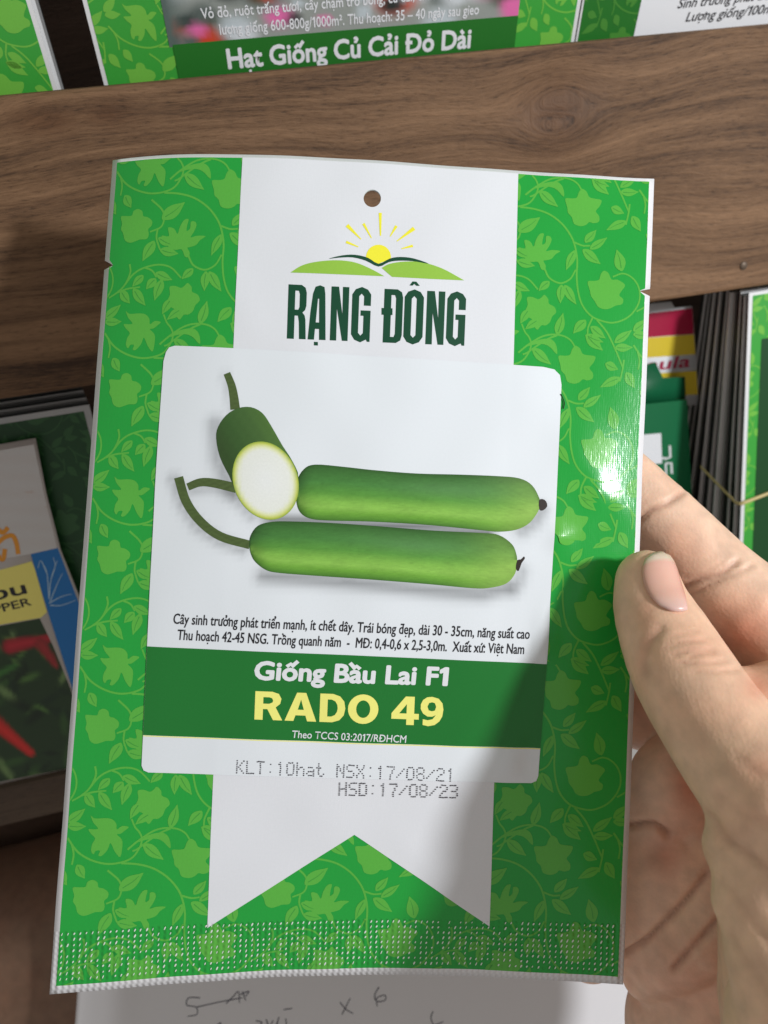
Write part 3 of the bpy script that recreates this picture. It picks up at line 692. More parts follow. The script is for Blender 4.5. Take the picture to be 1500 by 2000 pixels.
# --- ink-jet date stamp in dots
DOT = {'K':'10001 10010 10100 11000 10100 10010 10001','L':'10000 10000 10000 10000 10000 10000 11111','T':'11111 00100 00100 00100 00100 00100 00100',':':'00000 00100 00000 00000 00000 00100 00000',
 '1':'00100 01100 00100 00100 00100 00100 00100','0':'01110 10001 10001 10001 10001 10001 01110','h':'10000 10000 10110 11001 10001 10001 10001','a':'00000 00000 01110 00001 01111 10001 01111',
 't':'01000 01000 11100 01000 01000 01001 00110','N':'10001 11001 10101 10101 10011 10001 10001','S':'01111 10000 10000 01110 00001 00001 11110','X':'10001 10001 01010 00100 01010 10001 10001',
 '7':'11111 00001 00010 00010 00100 00100 00100','/':'00000 00001 00010 00100 01000 10000 00000','8':'01110 10001 10001 01110 10001 10001 01110','2':'01110 10001 00001 00110 01000 10000 11111',
 'H':'10001 10001 10001 11111 10001 10001 10001','D':'11110 10001 10001 10001 10001 10001 11110','3':'11110 00001 00001 01110 00001 00001 11110',' ':'00000 '*7}
dots = []
for body, p0, p1 in (('KLT:10hat NSX:17/08/21', (463, 1508.5), (889, 1525)), ('HSD:17/08/23', (663, 1551.5), (896, 1557))):
    a, b_ = np.array(p0), np.array(p1); ex = (b_-a)/(len(body)*6-1); ey = np.array([-ex[1], ex[0]])/np.linalg.norm(ex)*-3.9
    for i, ch in enumerate(body):
        for r, row in enumerate(DOT[ch].split()):
            for c_, v in enumerate(row):
                if v == '1':
                    p = a+ex*(i*6+c_)+ey*(6-r)+np.random.randn(2)*.22
                    dots.append([HELD.mm(disk(p, 1.35+random.random()*.3, 6))])
sheet('date_stamp', HELD, dots, print_mat('stamp_ink', (0.07, 0.065, 0.08), 0.5, 0.3, 0), packet, LBO+.075)
# a stray hair stuck beside the label
hp = smooth_line([(1094, 770), (1098, 778), (1101, 788), (1099, 799)], 5)
hv, hf = [], []
for i, (x, y) in enumerate(hp):
    ctr = HELD.map(HELD.mm([(x, y)]), .30)[0]
    for k in range(5):
        a = 2*math.pi*k/5; hv.append(ctr+(RT*math.cos(a)+FW*math.sin(a)*.7)*.00012)
    if i: hf += [[(i-1)*5+k, (i-1)*5+(k+1) % 5, i*5+(k+1) % 5, i*5+k] for k in range(5)]
tag(mesh_obj('hair_strand', hv, hf, plain('hair', (0.02, 0.018, 0.015), .4)), 'short black hair stuck to the packet beside the label corner', 'hair')

# ================================================================ packets standing in the rack
m_edge_w = print_mat('foil_edge_pale', (0.84, 0.84, 0.85), 0.32, 0.6, 0.1, metal=0.1)
m_edge_g = print_mat('foil_edge_grey', (0.42, 0.42, 0.42), 0.35, 0.6, 0.1, metal=0.3)
m_edge_d = print_mat('foil_edge_dark', (0.03, 0.034, 0.032), 0.35, 0.5, 0.1)
m_bgreen = print_mat('rack_packet_green', C(60, 160, 60), 0.34, 0.4, 0.1)
m_bleaf = print_mat('rack_packet_leaf', C(112, 184, 70), 0.34, 0.4, 0.1)
m_bdark = print_mat('rack_packet_deep_green', C(38, 112, 40), 0.34, 0.4, 0.1)
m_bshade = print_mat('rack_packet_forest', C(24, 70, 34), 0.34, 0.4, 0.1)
m_photo = print_mat('rack_packet_photo', None, 0.3, 0.4, 0.1, attr=True)

def rect(x0, y0, x1, y1): return np.array([(x0, y0), (x1, y0), (x1, y1), (x0, y1)])
def pouch(surf, x0, y0, x1, y1, mat, label, cat='seed packet', group=None, thick=1.0, bow=0.6, edge=.5):
    """thin sealed pouch, slightly fuller in the middle; returns its empty"""
    e = empty('seed_packet', surf.map([((x0+x1)/2, y1)])[0], label, cat, group)
    nx, ny = 14, 18; V = []; Fc = []; UV = []
    for side in (0, 1):
        for j in range(ny+1):
            for i in range(nx+1):
                s, t = i/nx, j/ny; f = (math.sin(math.pi*s)*math.sin(math.pi*t))**.5 if 0 < s < 1 and 0 < t < 1 else 0
                o = (-.12-bow*f) if side == 0 else -(thick-.12)+bow*.0*f
                o = 0 if side == 0 else -(edge+(thick-edge)*f)
                V.append(surf.map([(x0+(x1-x0)*s, y0+(y1-y0)*t)], o)[0]); UV.append((x0+(x1-x0)*s, y0+(y1-y0)*t))
    M = (nx+1)*(ny+1); ix = lambda l, i, j: l*M+j*(nx+1)+i
    for j in range(ny):
        for i in range(nx):
            Fc.append([ix(0, i, j), ix(0, i, j+1), ix(0, i+1, j+1), ix(0, i+1, j)]); Fc.append([ix(1, i, j), ix(1, i+1, j), ix(1, i+1, j+1), ix(1, i, j+1)])
    for i in range(nx):
        Fc.append([ix(0, i, 0), ix(0, i+1, 0), ix(1, i+1, 0), ix(1, i, 0)]); Fc.append([ix(0, i, ny), ix(1, i, ny), ix(1, i+1, ny), ix(0, i+1, ny)])
    for j in range(ny):
        Fc.append([ix(0, 0, j), ix(1, 0, j), ix(1, 0, j+1), ix(0, 0, j+1)]); Fc.append([ix(0, nx, j), ix(0, nx, j+1), ix(1, nx, j+1), ix(1, nx, j)])
    mesh_obj('pouch', V, Fc, mat, e, uv=UV)
    return e

# ---- top row: radish packet, its left neighbour's stack, its right neighbour
TOPO = RAIL.O - RAIL.n*0.0165
TOPS = Flat(TOPO, E1, ZZ)
def mmx(surf, *pts): return surf.mm(list(pts))
g = mmx(TOPS, (203, 165), (1124, 66), (345, 130), (1008, 60), (345, 85), (1012, 31))
xl, xr, bx0, bx1 = g[0][0], g[1][0], g[2][0], g[3][0]; yb = (g[4][1]+g[5][1])/2
ybot = max(g[0][1], g[1][1])+18; ytop = ybot-165
rad = pouch(TOPS, xl, ytop, xr, ybot, m_edge_w, 'red radish seed packet standing behind the upper rail, white title on green band')
sheet('green_print', TOPS, [[rect(xl+1.0, ytop+1, xr-1.0, ybot-1.5)]], m_bgreen, rad, .05)
fb, fo, _ = floral((xl+1.0, ytop+90, xr-1.0, ybot-1.5), (xl+3, ytop+2), veins=False)
sheet('floral_print', TOPS, fb, m_bleaf, rad, .08, offs=fo)
BL = [(np.random.uniform(bx0, bx1), np.random.uniform(yb-30, yb), np.random.uniform(1.5, 5.5), k) for k in range(110)]
def radish_col(V):
    c = np.tile(np.array(C(150, 155, 150)), (len(V), 1))
    pal = [C(205, 70, 40), C(226, 110, 170), C(70, 80, 60), C(190, 200, 205), C(40, 50, 48), C(150, 156, 150), C(210, 215, 220), C(90, 100, 96)]
    for x, y, r, k in BL:
        w = np.exp(-(((V[:, 0]-x)/r)**2+((V[:, 1]-y)/(r*.6))**2)**2)[:, None]; c = c*(1-w)+w*np.array(pal[k % 8])
    gx = np.clip((V[:, 0]-bx0)/6, 0, 1)[:, None]; c = c*gx+(1-gx)*np.array(C(90, 105, 100))
    return c
sheet('picture', TOPS, [[rect(bx0-.8, yb-60, bx1, yb+.5)]], m_photo, rad, .16, step=1.2, colfn=radish_col)
sheet('title_band', TOPS, [[rect(bx0, yb, bx1, ybot-1.5)]], m_bdark, rad, .20)
text('title_lettering', TOPS, 'Hạt Giống Củ Cải Đỏ Dài', (447, 133), (917, 92), 37, m_white, rad, .24, .03)
text('caption', TOPS, 'Vỏ đỏ, ruột trắng tươi, cây chậm trổ bông, củ dài, chắc. Mật độ', (394, 36), (915, -8), 20, m_white, rad, .24, .014)
text('caption', TOPS, 'lượng giống 600-800g/1000m². Thu hoạch: 35 – 40 ngày sau gieo', (430, 67), (934, 27), 20, m_white, rad, .24, .014)
gl = mmx(TOPS, (118, 175), (66, 0))
xe = gl[0][0]
edge_cycle = [m_edge_w, m_edge_w, m_edge_g, m_edge_g, m_edge_d, m_edge_g, m_edge_d, m_edge_d]
for k in range(7):
    sk = Flat(TOPO+TOPS.n*(.004)-TOPS.n*.0021*k, E1, leaning(0.4*k))
    o = pouch(sk, xe-110+random.uniform(-.4, .4)-.25*k, ytop-2-random.random(), xe+random.uniform(-.3, .5), ybot, edge_cycle[k],
              'green floral packet at the front of the stack left of the radish packet' if k == 0 else 'packet seen edge-on in the stack left of the radish packet', group=None if k == 0 else 'edge-on packets left of the radish packet', thick=1.1)
    if k == 0:
        sheet('green_print', sk, [[rect(xe-109, ytop, xe-1.1, ybot-1.5)]], m_bgreen, o, .05)
        fb, fo, _ = floral((xe-60, ytop+100, xe-1.1, ybot-1.5), (xe-106, ytop+8), veins=False)
        sheet('floral_print', sk, fb, m_bleaf, o, .08, offs=fo)
# right neighbour
gr = mmx(TOPS, (1129, 66), (1245, 56)); sr = Flat(TOPO-TOPS.n*.0012, E1, ZZ)
o = pouch(sr, gr[0][0]+.3, ytop, gr[0][0]+112, ybot, m_edge_w, 'packet with white panel and slanted black text right of the radish packet')
sheet('green_print', sr, [[rect(gr[0][0]+.8, ytop+1, gr[0][0]+111, ybot-1.5)]], m_bdark, o, .05)
fb, fo, _ = floral((gr[0][0]+.8, ytop+100, gr[1][0], ybot-1.5), (gr[0][0]+7, ytop+4), veins=False)
sheet('floral_print', sr, fb, print_mat('rack_packet_dull_leaf', C(70, 135, 52), 0.34, 0.4, 0.1), o, .08, offs=fo)
sheet('white_panel', sr, [[rect(gr[1][0], ytop+20, gr[0][0]+98, ybot-3)]], m_white, o, .13)
text('caption', sr, 'Sinh trưởng phát triển mạnh, cho năng suất', (1322, 16), (1700, -22), 17, m_ink, o, .17, .012, slant=.2)
text('caption', sr, 'Lượng giống/100m²: 1,5 - 2 kg. Thu hoạch', (1338, 42), (1710, 4), 17, m_ink, o, .17, .012, slant=.2)

# ---- lower row, left: a stack with a forest-green packet in front of it and a pepper packet leaning on that
def low(px, py, back, lean=30, yaw=0.0):
    P0 = RAIL.mm([(px, py)]); p = RAIL.map(P0, -back)[0]
    d = (p-CP)/np.linalg.norm(p-CP)
    e1 = E1*math.cos(R(yaw))+NB*math.sin(R(yaw))
    e2 = leaning(lean)
    if yaw: e2 = e2-e1*(e2 @ e1); e2 /= np.linalg.norm(e2)
    return Flat(p, e1, e2)
for k in range(6):
    s_ = low(100, 800, 14+2.0*k, 30-1.3*k)
    a = mmx(s_, (174-3*k, 790-7*k))[0]
    o = pouch(s_, a[0]-112, a[1], a[0], a[1]+118, [m_edge_g, m_edge_d, m_edge_g, m_edge_d, m_edge_g, m_edge_d][k],
              'forest green packet with pale border in the shade left of the held packet' if k == 0 else 'packet showing its top edge behind the forest green packet', group=None if k == 0 else 'packets behind the forest green packet', thick=1.2)
    if k == 0:
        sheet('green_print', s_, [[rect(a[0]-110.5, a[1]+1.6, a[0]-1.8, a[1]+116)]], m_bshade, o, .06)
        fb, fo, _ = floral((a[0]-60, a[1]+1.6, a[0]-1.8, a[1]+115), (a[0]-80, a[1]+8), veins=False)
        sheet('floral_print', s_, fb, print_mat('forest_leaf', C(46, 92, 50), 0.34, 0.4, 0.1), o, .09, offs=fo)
sp_ = low(60, 860, 9.5, 31)
def mp(l): return sp_.mm(l)
tl = mp([(69, 856), (40, 861)]); ang = 0
out = [(-260, 915), (69, 856), (90, 965), (118, 1075), (160, 1180), (205, 1330), (240, 1480), (-240, 1585)]
pe = empty('seed_packet', sp_.map(mp([(40, 1520)]))[0], 'pepper seed packet with yellow band and chilli picture leaning on the forest green packet', 'seed packet')
sheet('pouch', sp_, [[mp(out)]], print_mat('pepper_pouch', C(196, 188, 184), 0.3, 0.5, 0.15), pe, 0, solid=.9)
def plank_col(V):
    y = V[:, 1]; x = V[:, 0]
    t = (np.sin(y*1.25+.3*np.sin(x*.2)) > .93)*1.0+.4*np.sin(y*5+x*.3)*.2
    a = np.array(C(200, 196, 194)); b_ = np.array(C(186, 160, 146)); return a*(1-t[:, None]*.6)+b_*t[:, None]*.6
sheet('picture', sp_, [[mp([(-250, 925), (66, 868), (86, 965), (112, 1072), (-245, 1140)])]], m_photo, pe, .05, step=1, colfn=plank_col)
sheet('blue_print', sp_, [[mp([(60, 1082), (113, 1070), (156, 1182), (200, 1330), (235, 1475), (180, 1485), (140, 1340), (92, 1190)])]], print_mat('pepper_blue', C(28, 110, 178), .35, .4, .1), pe, .09)
vr = []
for i, l in enumerate(([(96, 1170), (92, 1120), (84, 1100)], [(96, 1170), (100, 1130), (112, 1095)], [(98, 1175), (112, 1140), (122, 1120)], [(96, 1178), (120, 1165), (140, 1160)], [(98, 1182), (120, 1182), (148, 1172)], [(92, 1120), (80, 1095), (74, 1110)], [(100, 1130), (108, 1105), (104, 1088)])):
    vr.append([mp(ribbon(l, 2.0, 1.0))])
sheet('root_drawing', sp_, vr, print_mat('pepper_roots', C(170, 196, 214), .35, .4, .1), pe, .12, offs=[.003*i for i in range(7)])
sheet('yellow_band', sp_, [[mp([(-245, 1180), (62, 1096), (68, 1110), (92, 1195), (80, 1206), (-245, 1262)])]], print_mat('pepper_yellow', C(236, 224, 120), .35, .4, .1), pe, .14)
sheet('orange_lettering', sp_, [[mp(ribbon(l, 9, 9))] for l in ([(-6, 1062), (8, 1050), (24, 1046), (32, 1060), (36, 1082)], [(-4, 1086), (6, 1092), (10, 1072)], [(-4, 1034), (6, 1040), (16, 1030)])], print_mat('pepper_orange', C(222, 148, 50), .35, .4, .1), pe, .12, offs=[0, .004, .008])
text('lettering', sp_, 'แวน', (-38, 1178), (52, 1158), 20, m_ink, pe, .17, .03)
text('lettering', sp_, 'PEPPER', (-46, 1207), (62, 1181), 15, m_ink, pe, .17, .015)
CH = [(np.random.uniform(-60, 150), np.random.uniform(1240, 1520), np.random.uniform(10, 34), np.random.uniform(0, 3.1), k) for k in range(46)]
CHL = [((-40, 1385), (60, 1470), 17, (200, 46, 40)), ((20, 1262), (100, 1245), 15, (170, 40, 50)), ((80, 1258), (110, 1300), 12, (150, 46, 46)), ((-30, 1330), (30, 1300), 10, (60, 110, 50))]
def chilli_col(V):
    W_ = sp_.map(V)-CP; z = W_ @ FW; P = np.stack([750+FPX*(W_ @ RT)/z, 1000-FPX*(W_ @ UP)/z], 1)
    c = np.tile(np.array(C(40, 62, 36)), (len(V), 1))
    pal = [C(84, 122, 60), C(26, 40, 26), C(120, 150, 92), C(58, 92, 46), C(30, 50, 34)]
    for x, y, r, a, k in CH:
        d = P-np.array([x, y]); u = d[:, 0]*math.cos(a)+d[:, 1]*math.sin(a); v = -d[:, 0]*math.sin(a)+d[:, 1]*math.cos(a)
        w = np.exp(-((u/r)**2+(v/(r*.3))**2)**2)[:, None]*.8; c = c*(1-w)+w*np.array(pal[k % 5])
    for a, b_, r, col_ in CHL:
        a, b_ = np.array(a, float), np.array(b_, float); d = b_-a; t = np.clip(((P-a) @ d)/(d @ d), 0, 1)
        dist = np.linalg.norm(P-(a+t[:, None]*d), axis=1)/(r*(1-.55*t)); w = (1/(1+np.exp((dist-1)*12)))[:, None]; c = c*(1-w)+w*np.array(C(*col_))*(1.15-.4*dist[:, None].clip(0, 1))
    return c
sheet('picture', sp_, [[mp([(-245, 1266), (78, 1208), (104, 1262), (138, 1345), (176, 1480), (196, 1488), (-232, 1572)])]], m_photo, pe, .10, step=.9, colfn=chilli_col)

# ---- lower row, right: stack of green packets held by a rubber band
nst = 22; dz_ = 0.0
for k in range(nst):
    dz_ += random.uniform(.55, 1.5) if k else 0; s_ = low(1480, 575, 4+dz_, 30-0.55*dz_)
    a = mmx(s_, (1463, 572))[0] if k == 0 else a0+np.array([random.uniform(-.5, .5), random.uniform(-1.0, 1.2)])
    if k == 0: a0 = a; sR = s_
    o = pouch(s_, a[0], a[1], a[0]+110, a[1]+160, [m_edge_w, m_edge_d, m_edge_w, m_edge_d, m_edge_w, m_edge_d, m_edge_d, m_edge_g][k % 8],
              'green floral packet with pale border at the front of the banded stack' if k == 0 else 'packet seen edge-on in the banded stack behind the fingers', group=None if k == 0 else 'edge-on packets of the banded stack', thick=.55, edge=random.choice((.22, .3, .45)))
    if k == 0:
        sheet('green_print', s_, [[rect(a[0]+1.3, a[1]+1.0, a[0]+109, a[1]+158)]], m_bgreen, o, .05)
        fb, fo, _ = floral((a[0]+1.3, a[1]+1.0, a[0]+24, a[1]+120), (a[0]+4, a[1]+2), veins=False)
        sheet('floral_print', s_, fb, m_bleaf, o, .08, offs=fo)
        pn = mmx(s_, (1487, 662))[0]
        sheet('dark_panel', s_, [[rect(pn[0], pn[1], a[0]+100, a[1]+120)]], m_bshade, o, .12)
bandp = mmx(sR, (1442, 983), (1520, 968))
bp_ = [sR.map([(bandp[0][0]-.3-.35*i, bandp[0][1]-1.1*i)], -1.0-1.9*i)[0] for i in range(9)][::-1]+[sR.map([(bandp[0][0]+2*i, bandp[0][1]-.35*i)], .9)[0] for i in range(0, 52)]
bv, bf = [], []
for i, c_ in enumerate(bp_):
    for k in range(6):
        a = 2*math.pi*k/6; bv.append(c_+(ZZ*math.cos(a)+NB*math.sin(a))*.0006)
    if i: bf += [[(i-1)*6+k, (i-1)*6+(k+1) % 6, i*6+(k+1) % 6, i*6+k] for k in range(6)]
tag(mesh_obj('rubber_band', bv, bf, plain('rubber', C(206, 186, 130), .5), smooth=True), 'pale rubber band stretched round the stack of green packets', 'rubber band')

# ---- lower row, middle: green carton and a red and yellow packet behind it
sc_ = low(1300, 790, 20, 26)
def mc(l): return sc_.mm(l)
cb_ = empty('carton', sc_.map(mc([(1300, 1010)]))[0], 'dark green carton with white letters between the held packet and the stack', 'carton')
m_cart = print_mat('carton_green', C(14, 104, 62), .4, .4, .1); m_cside = print_mat('carton_side', C(18, 92, 58), .4, .4, .1)
f = mc([(1150, 801), (1342, 781), (1358, 1100), (1166, 1120)])
W4 = np.vstack([sc_.map(f, 0), sc_.map(f+np.array([0, 0]), -16)])
def hexa(name, W, mat, parent):
    return mesh_obj(name, W, [[0, 3, 2, 1], [4, 5, 6, 7], [0, 1, 5, 4], [1, 2, 6, 5], [2, 3, 7, 6], [3, 0, 4, 7]], mat, parent, uv=[(0, 0)]*8)
bx_ = hexa('box_body', W4, m_cart, cb_)
sheet('tuck_flap', sc_, [[mc([(1150, 735), (1259, 716), (1284, 709), (1299, 740), (1342, 738), (1343, 780), (1150, 800)])]], m_cside, cb_, -1.2, solid=.5)
sheet('white_patch', sc_, [[mc([(1180, 855), (1291, 846), (1293, 905), (1180, 912)])]], m_white, cb_, .06)
m_uw = print_mat('carton_white', (0.7, 0.72, 0.72), .4, .4, .1)
sheet('lettering', sc_, [[mc(ribbon(l, w, w, False))] for l, w in (([(1308, 870), (1309, 893), (1300, 896), (1293, 894)], 4.5), ([(1300, 905), (1311, 904), (1312, 925)], 4.5), ([(1300, 905), (1301, 930)], 4))], m_uw, cb_, .07, offs=[0, .004, .008])
# lettering and a sticker on the carton's narrow side
sv0, sv1, sv2, sv3 = W4[1], W4[5], W4[6], W4[2]
ex_ = (sv1-sv0)/np.linalg.norm(sv1-sv0); ey_ = (sv0-sv3)/np.linalg.norm(sv0-sv3)
sd = Flat(sv0, ex_, ey_)
if sd.n @ (CP-sv0) < 0: sd.n = -sd.n
sl = sd.mm([(1348, 818), (1349, 850), (1350, 872), (1366, 900), (1350, 930), (1380, 950)])
m_sp = print_mat('carton_sticker', C(206, 190, 190), .4, .4, .1)
hexa_st = sheet('sticker', sd, [[rect(1.0, sl[3][1], 13.5, sl[5][1]+3)]], m_sp, cb_, .06)
text('lettering', sd, 'UGB', (2, sl[0][1]+1), (9, sl[0][1]+1.5), 4.2, m_uw, cb_, .07, .03, px=False)
# red / yellow packet
sy_ = low(1300, 640, 24, 22)
def my(l): return sy_.mm(l)
ry = empty('seed_packet', sy_.map(my([(1290, 760)]))[0], 'red, yellow and white glossy packet standing behind the green carton', 'seed packet')
sheet('pouch', sy_, [[my([(1150, 606), (1312, 590), (1318, 602), (1352, 598), (1366, 790), (1150, 810)])]], m_white, ry, 0, solid=.8)
sheet('red_print', sy_, [[my([(1150, 626), (1318, 606), (1352, 602), (1355, 652), (1150, 668)])]], print_mat('red_print', C(168, 30, 66), .22, .6, .5), ry, .05)
sheet('yellow_print', sy_, [[my([(1150, 668), (1355, 653), (1358, 692), (1150, 706)])]], print_mat('yellow_print', C(222, 196, 60), .22, .6, .5), ry, .05)
sheet('yellow_print', sy_, [[my([(1150, 738), (1360, 724), (1363, 770), (1150, 785)])]], print_mat('yellow_print', None), ry, .05)
text('lettering', sy_, 'aula', (1262, 724), (1345, 716), 22, print_mat('crimson_print', C(170, 50, 80), .3, .4, .1), ry, .08, .02, slant=.15)

# ================================================================ the written sheet of paper below
PAP = Flat(at(700, 1950, .230), RT*math.cos(R(2))+FW*math.sin(R(2)), UP*math.cos(R(12))+FW*math.sin(R(12)))
pz = PAP.mm([(152, 1930), (146, 2000), (1420, 1940)])
class Bent:
    """paper with soft folds"""
    step = 0
    def mm(s, p): return PAP.mm(p)
    def map(s, ab, off=0.0):
        ab = np.asarray(ab, float); x = ab[:, 0]-pz[0][0]
        z = 1.6*np.exp(-((x-9)/6)**2)-1.2*np.exp(-((x-22)/7)**2)+1.0*np.sin(x*.06)+np.asarray(off).reshape(-1)
        return PAP.map(ab, z[:, None])
BENT = Bent()
m_paper = print_mat('note_paper', (0.74, 0.72, 0.74), .75, .2, 0, mottling=.03)
pp = sheet_raw('note_paper', BENT, *[(lambda v, f_: (v, f_, [0.0]*len(v)))(*tess([rect(pz[0][0], pz[0][1]-35, pz[2][0]+20, pz[0][1]+70)]))][0], m_paper, None, step=2)
md = pp.modifiers.new('thickness', 'SOLIDIFY'); md.thickness = .00012; md.offset = -1
tag(pp, 'white sheet of paper with pen scribbles below the held packet', 'paper')
pen = [[(392, 1944), (370, 1944), (366, 1958), (384, 1962), (386, 1976), (368, 1980)], [(386, 1962), (430, 1953), (462, 1948)], [(442, 1957), (456, 1943), (466, 1934), (468, 1956)], [(450, 1950), (474, 1946)], [(474, 1934), (480, 1952)], [(470, 1940), (486, 1934), (480, 1944)],
       [(668, 1984), (676, 1968), (684, 1952)], [(664, 1960), (676, 1974), (690, 1982)], [(740, 1930), (732, 1946), (736, 1958), (752, 1956), (752, 1946), (736, 1952), (737, 1968)], [(846, 1976), (842, 1988), (848, 2002), (866, 1996)], [(554, 1972), (570, 1970)],
       [(500, 1992), (512, 1996), (500, 2006)], [(520, 1990), (526, 2004), (534, 1992)], [(545, 1986), (540, 2006), (556, 1988), (560, 2006)], [(425, 1998), (432, 1994), (430, 2006)]]
sheet('handwriting', BENT, [[PAP.mm(ribbon(l, 2.0, 1.6))] for l in pen], print_mat('pen_ink', (0.03, 0.03, 0.06), .5, .3, 0), pp, .05, offs=[.002*i for i in range(len(pen))])

# ================================================================ the hand
# joints: photo pixel, depth from the lens (mm), radius (mm); worked out in lens axes, then placed in the world
def J(px, py, z, r): return np.array([(px-750)/FPX*z, (py-1000)/FPX*z, z, r], np.float32)
def sdf_chain(G, joints, flat=None):
    out = None
    for a, b in zip(joints[:-1], joints[1:]):
        ab = b[:3]-a[:3]; L2 = ab @ ab
        t = np.clip(((G[0]-a[0])*ab[0]+(G[1]-a[1])*ab[1]+(G[2]-a[2])*ab[2])/L2, 0, 1)
        d = np.sqrt((G[0]-a[0]-t*ab[0])**2+(G[1]-a[1]-t*ab[1])**2+(G[2]-a[2]-t*ab[2])**2)-(a[3]+(b[3]-a[3])*t)
        out = d if out is None else np.minimum(out, d)
    return out
def smin(a, b, k):
    h = np.clip(.5+.5*(b-a)/k, 0, 1); return b+(a-b)*h-k*h*(1-h)
def spl(js, n=2):
    return smooth_line(np.array(js), n).astype(np.float32)
VOX = 0.75
lo3 = np.array([34., -16., 82.]); hi3 = np.array([128., 128., 206.])
nn3 = np.ceil((hi3-lo3)/VOX).astype(int)
ax = [(lo3[i]+VOX*np.arange(nn3[i]+1)).astype(np.float32) for i in range(3)]
G = np.meshgrid(*ax, indexing='ij')
thumb = sdf_chain(G, spl([J(1264, 1135, 146.3, 5.95), J(1272, 1182, 145, 7.0), J(1298, 1242, 142, 8.2), J(1336, 1318, 137, 9.0), J(1384, 1395, 132, 9.2), J(1446, 1480, 126.5, 9.7), J(1530, 1575, 120, 10.6), J(1650, 1690, 115, 12.5)]))
thenar = sdf_chain(G, spl([J(1510, 1600, 128, 8.5), J(1530, 1720, 125, 9.5), J(1552, 1860, 121, 10.5), J(1590, 2000, 118, 12), J(1680, 2250, 112, 16)]))
for rj in ([J(1440, 1655, 121.5, 5.3), J(1505, 1745, 116, 6.4), J(1600, 1860, 112, 8.5)], [J(1456, 1762, 117.5, 5.0), J(1522, 1862, 112.5, 6.4), J(1610, 1985, 108, 8.5)],
           [J(1482, 1876, 113.5, 4.7), J(1534, 1985, 109, 6.0), J(1620, 2130, 105, 9)], [J(1474, 1965, 114, 4.4), J(1505, 2080, 110, 6.2), J(1600, 2260, 106, 10)]):
    thenar = smin(thenar, sdf_chain(G, spl(rj)), 1.8)
inner = sdf_chain(G, spl([J(1570, 1420, 145, 13), J(1570, 1620, 138, 14), J(1588, 1850, 132, 15.2), J(1632, 2080, 128, 17.5), J(1720, 2300, 124, 18)]))
web_fill = sdf_chain(G, spl([J(1306, 1262, 149, 5.6), J(1350, 1340, 147, 7.8), J(1420, 1420, 146, 10), J(1520, 1480, 146, 13)]))  # hidden behind the thumb, added to stop light leaking onto the pouch
palm = sdf_chain(G, spl([J(1640, 1330, 163, 13), J(1640, 1560, 164, 16), J(1600, 1800, 166, 17), J(1620, 2050, 160, 19), J(1700, 2300, 146, 20)]))
heel = sdf_chain(G, spl([J(1340, 1985, 166, 12.0), J(1420, 1905, 163, 12.5), J(1500, 1830, 160, 14), J(1580, 1760, 160, 16)]))
heel2 = sdf_chain(G, spl([J(1352, 2040, 168, 13), J(1430, 2080, 166, 17), J(1540, 2150, 160, 20), J(1680, 2300, 150, 22)]))
fold = sdf_chain(G, spl([J(1262, 1908, 163.5, 5.0), J(1310, 1868, 160.5, 7.4), J(1370, 1812, 157.5, 9.0), J(1450, 1730, 157, 10.5)]))
hand = smin(smin(thumb, web_fill, 3), thenar, 2.2); hand = smin(hand, smin(inner, palm, 10), 8)
lower = smin(smin(heel, heel2, 6), fold, .8); hand = smin(hand, lower, 1.2)
index = sdf_chain(G, spl([J(1120, 850, 171, 6.6), J(1210, 938, 170, 7.7), J(1266, 992, 168.5, 8.1), J(1330, 1058, 166.5, 8.6), J(1392, 1124, 164.5, 9.2), J(1462, 1186, 162, 9.9), J(1560, 1262, 162, 12), J(1640, 1330, 164, 13)]))
middle = sdf_chain(G, spl([J(1130, 1350, 180, 8.0), J(1230, 1376, 179, 9.6), J(1340, 1390, 175, 10.5), J(1470, 1380, 172, 11), J(1620, 1420, 168, 13)]))
ring = sdf_chain(G, spl([J(1150, 1700, 168, 7.0), J(1258, 1622, 166, 8.0), J(1328, 1534, 163, 10.6), J(1400, 1492, 164, 10.6), J(1480, 1470, 166, 11), J(1620, 1500, 166, 13)]))
little = sdf_chain(G, spl([J(1150, 1850, 168, 7.0), J(1216, 1800, 166.5, 8.4), J(1280, 1735, 163.8, 9.3), J(1345, 1672, 161.5, 9.3), J(1420, 1625, 162, 10), J(1560, 1600, 165, 13)]))
hand = smin(hand, index, 2.2)
fing = np.minimum(smin(ring, little, .6), middle)
hand = smin(hand, fing, 1.6)
del thumb, thenar, inner, web_fill, palm, heel, heel2, fold, index, middle, ring, little, fing, lower
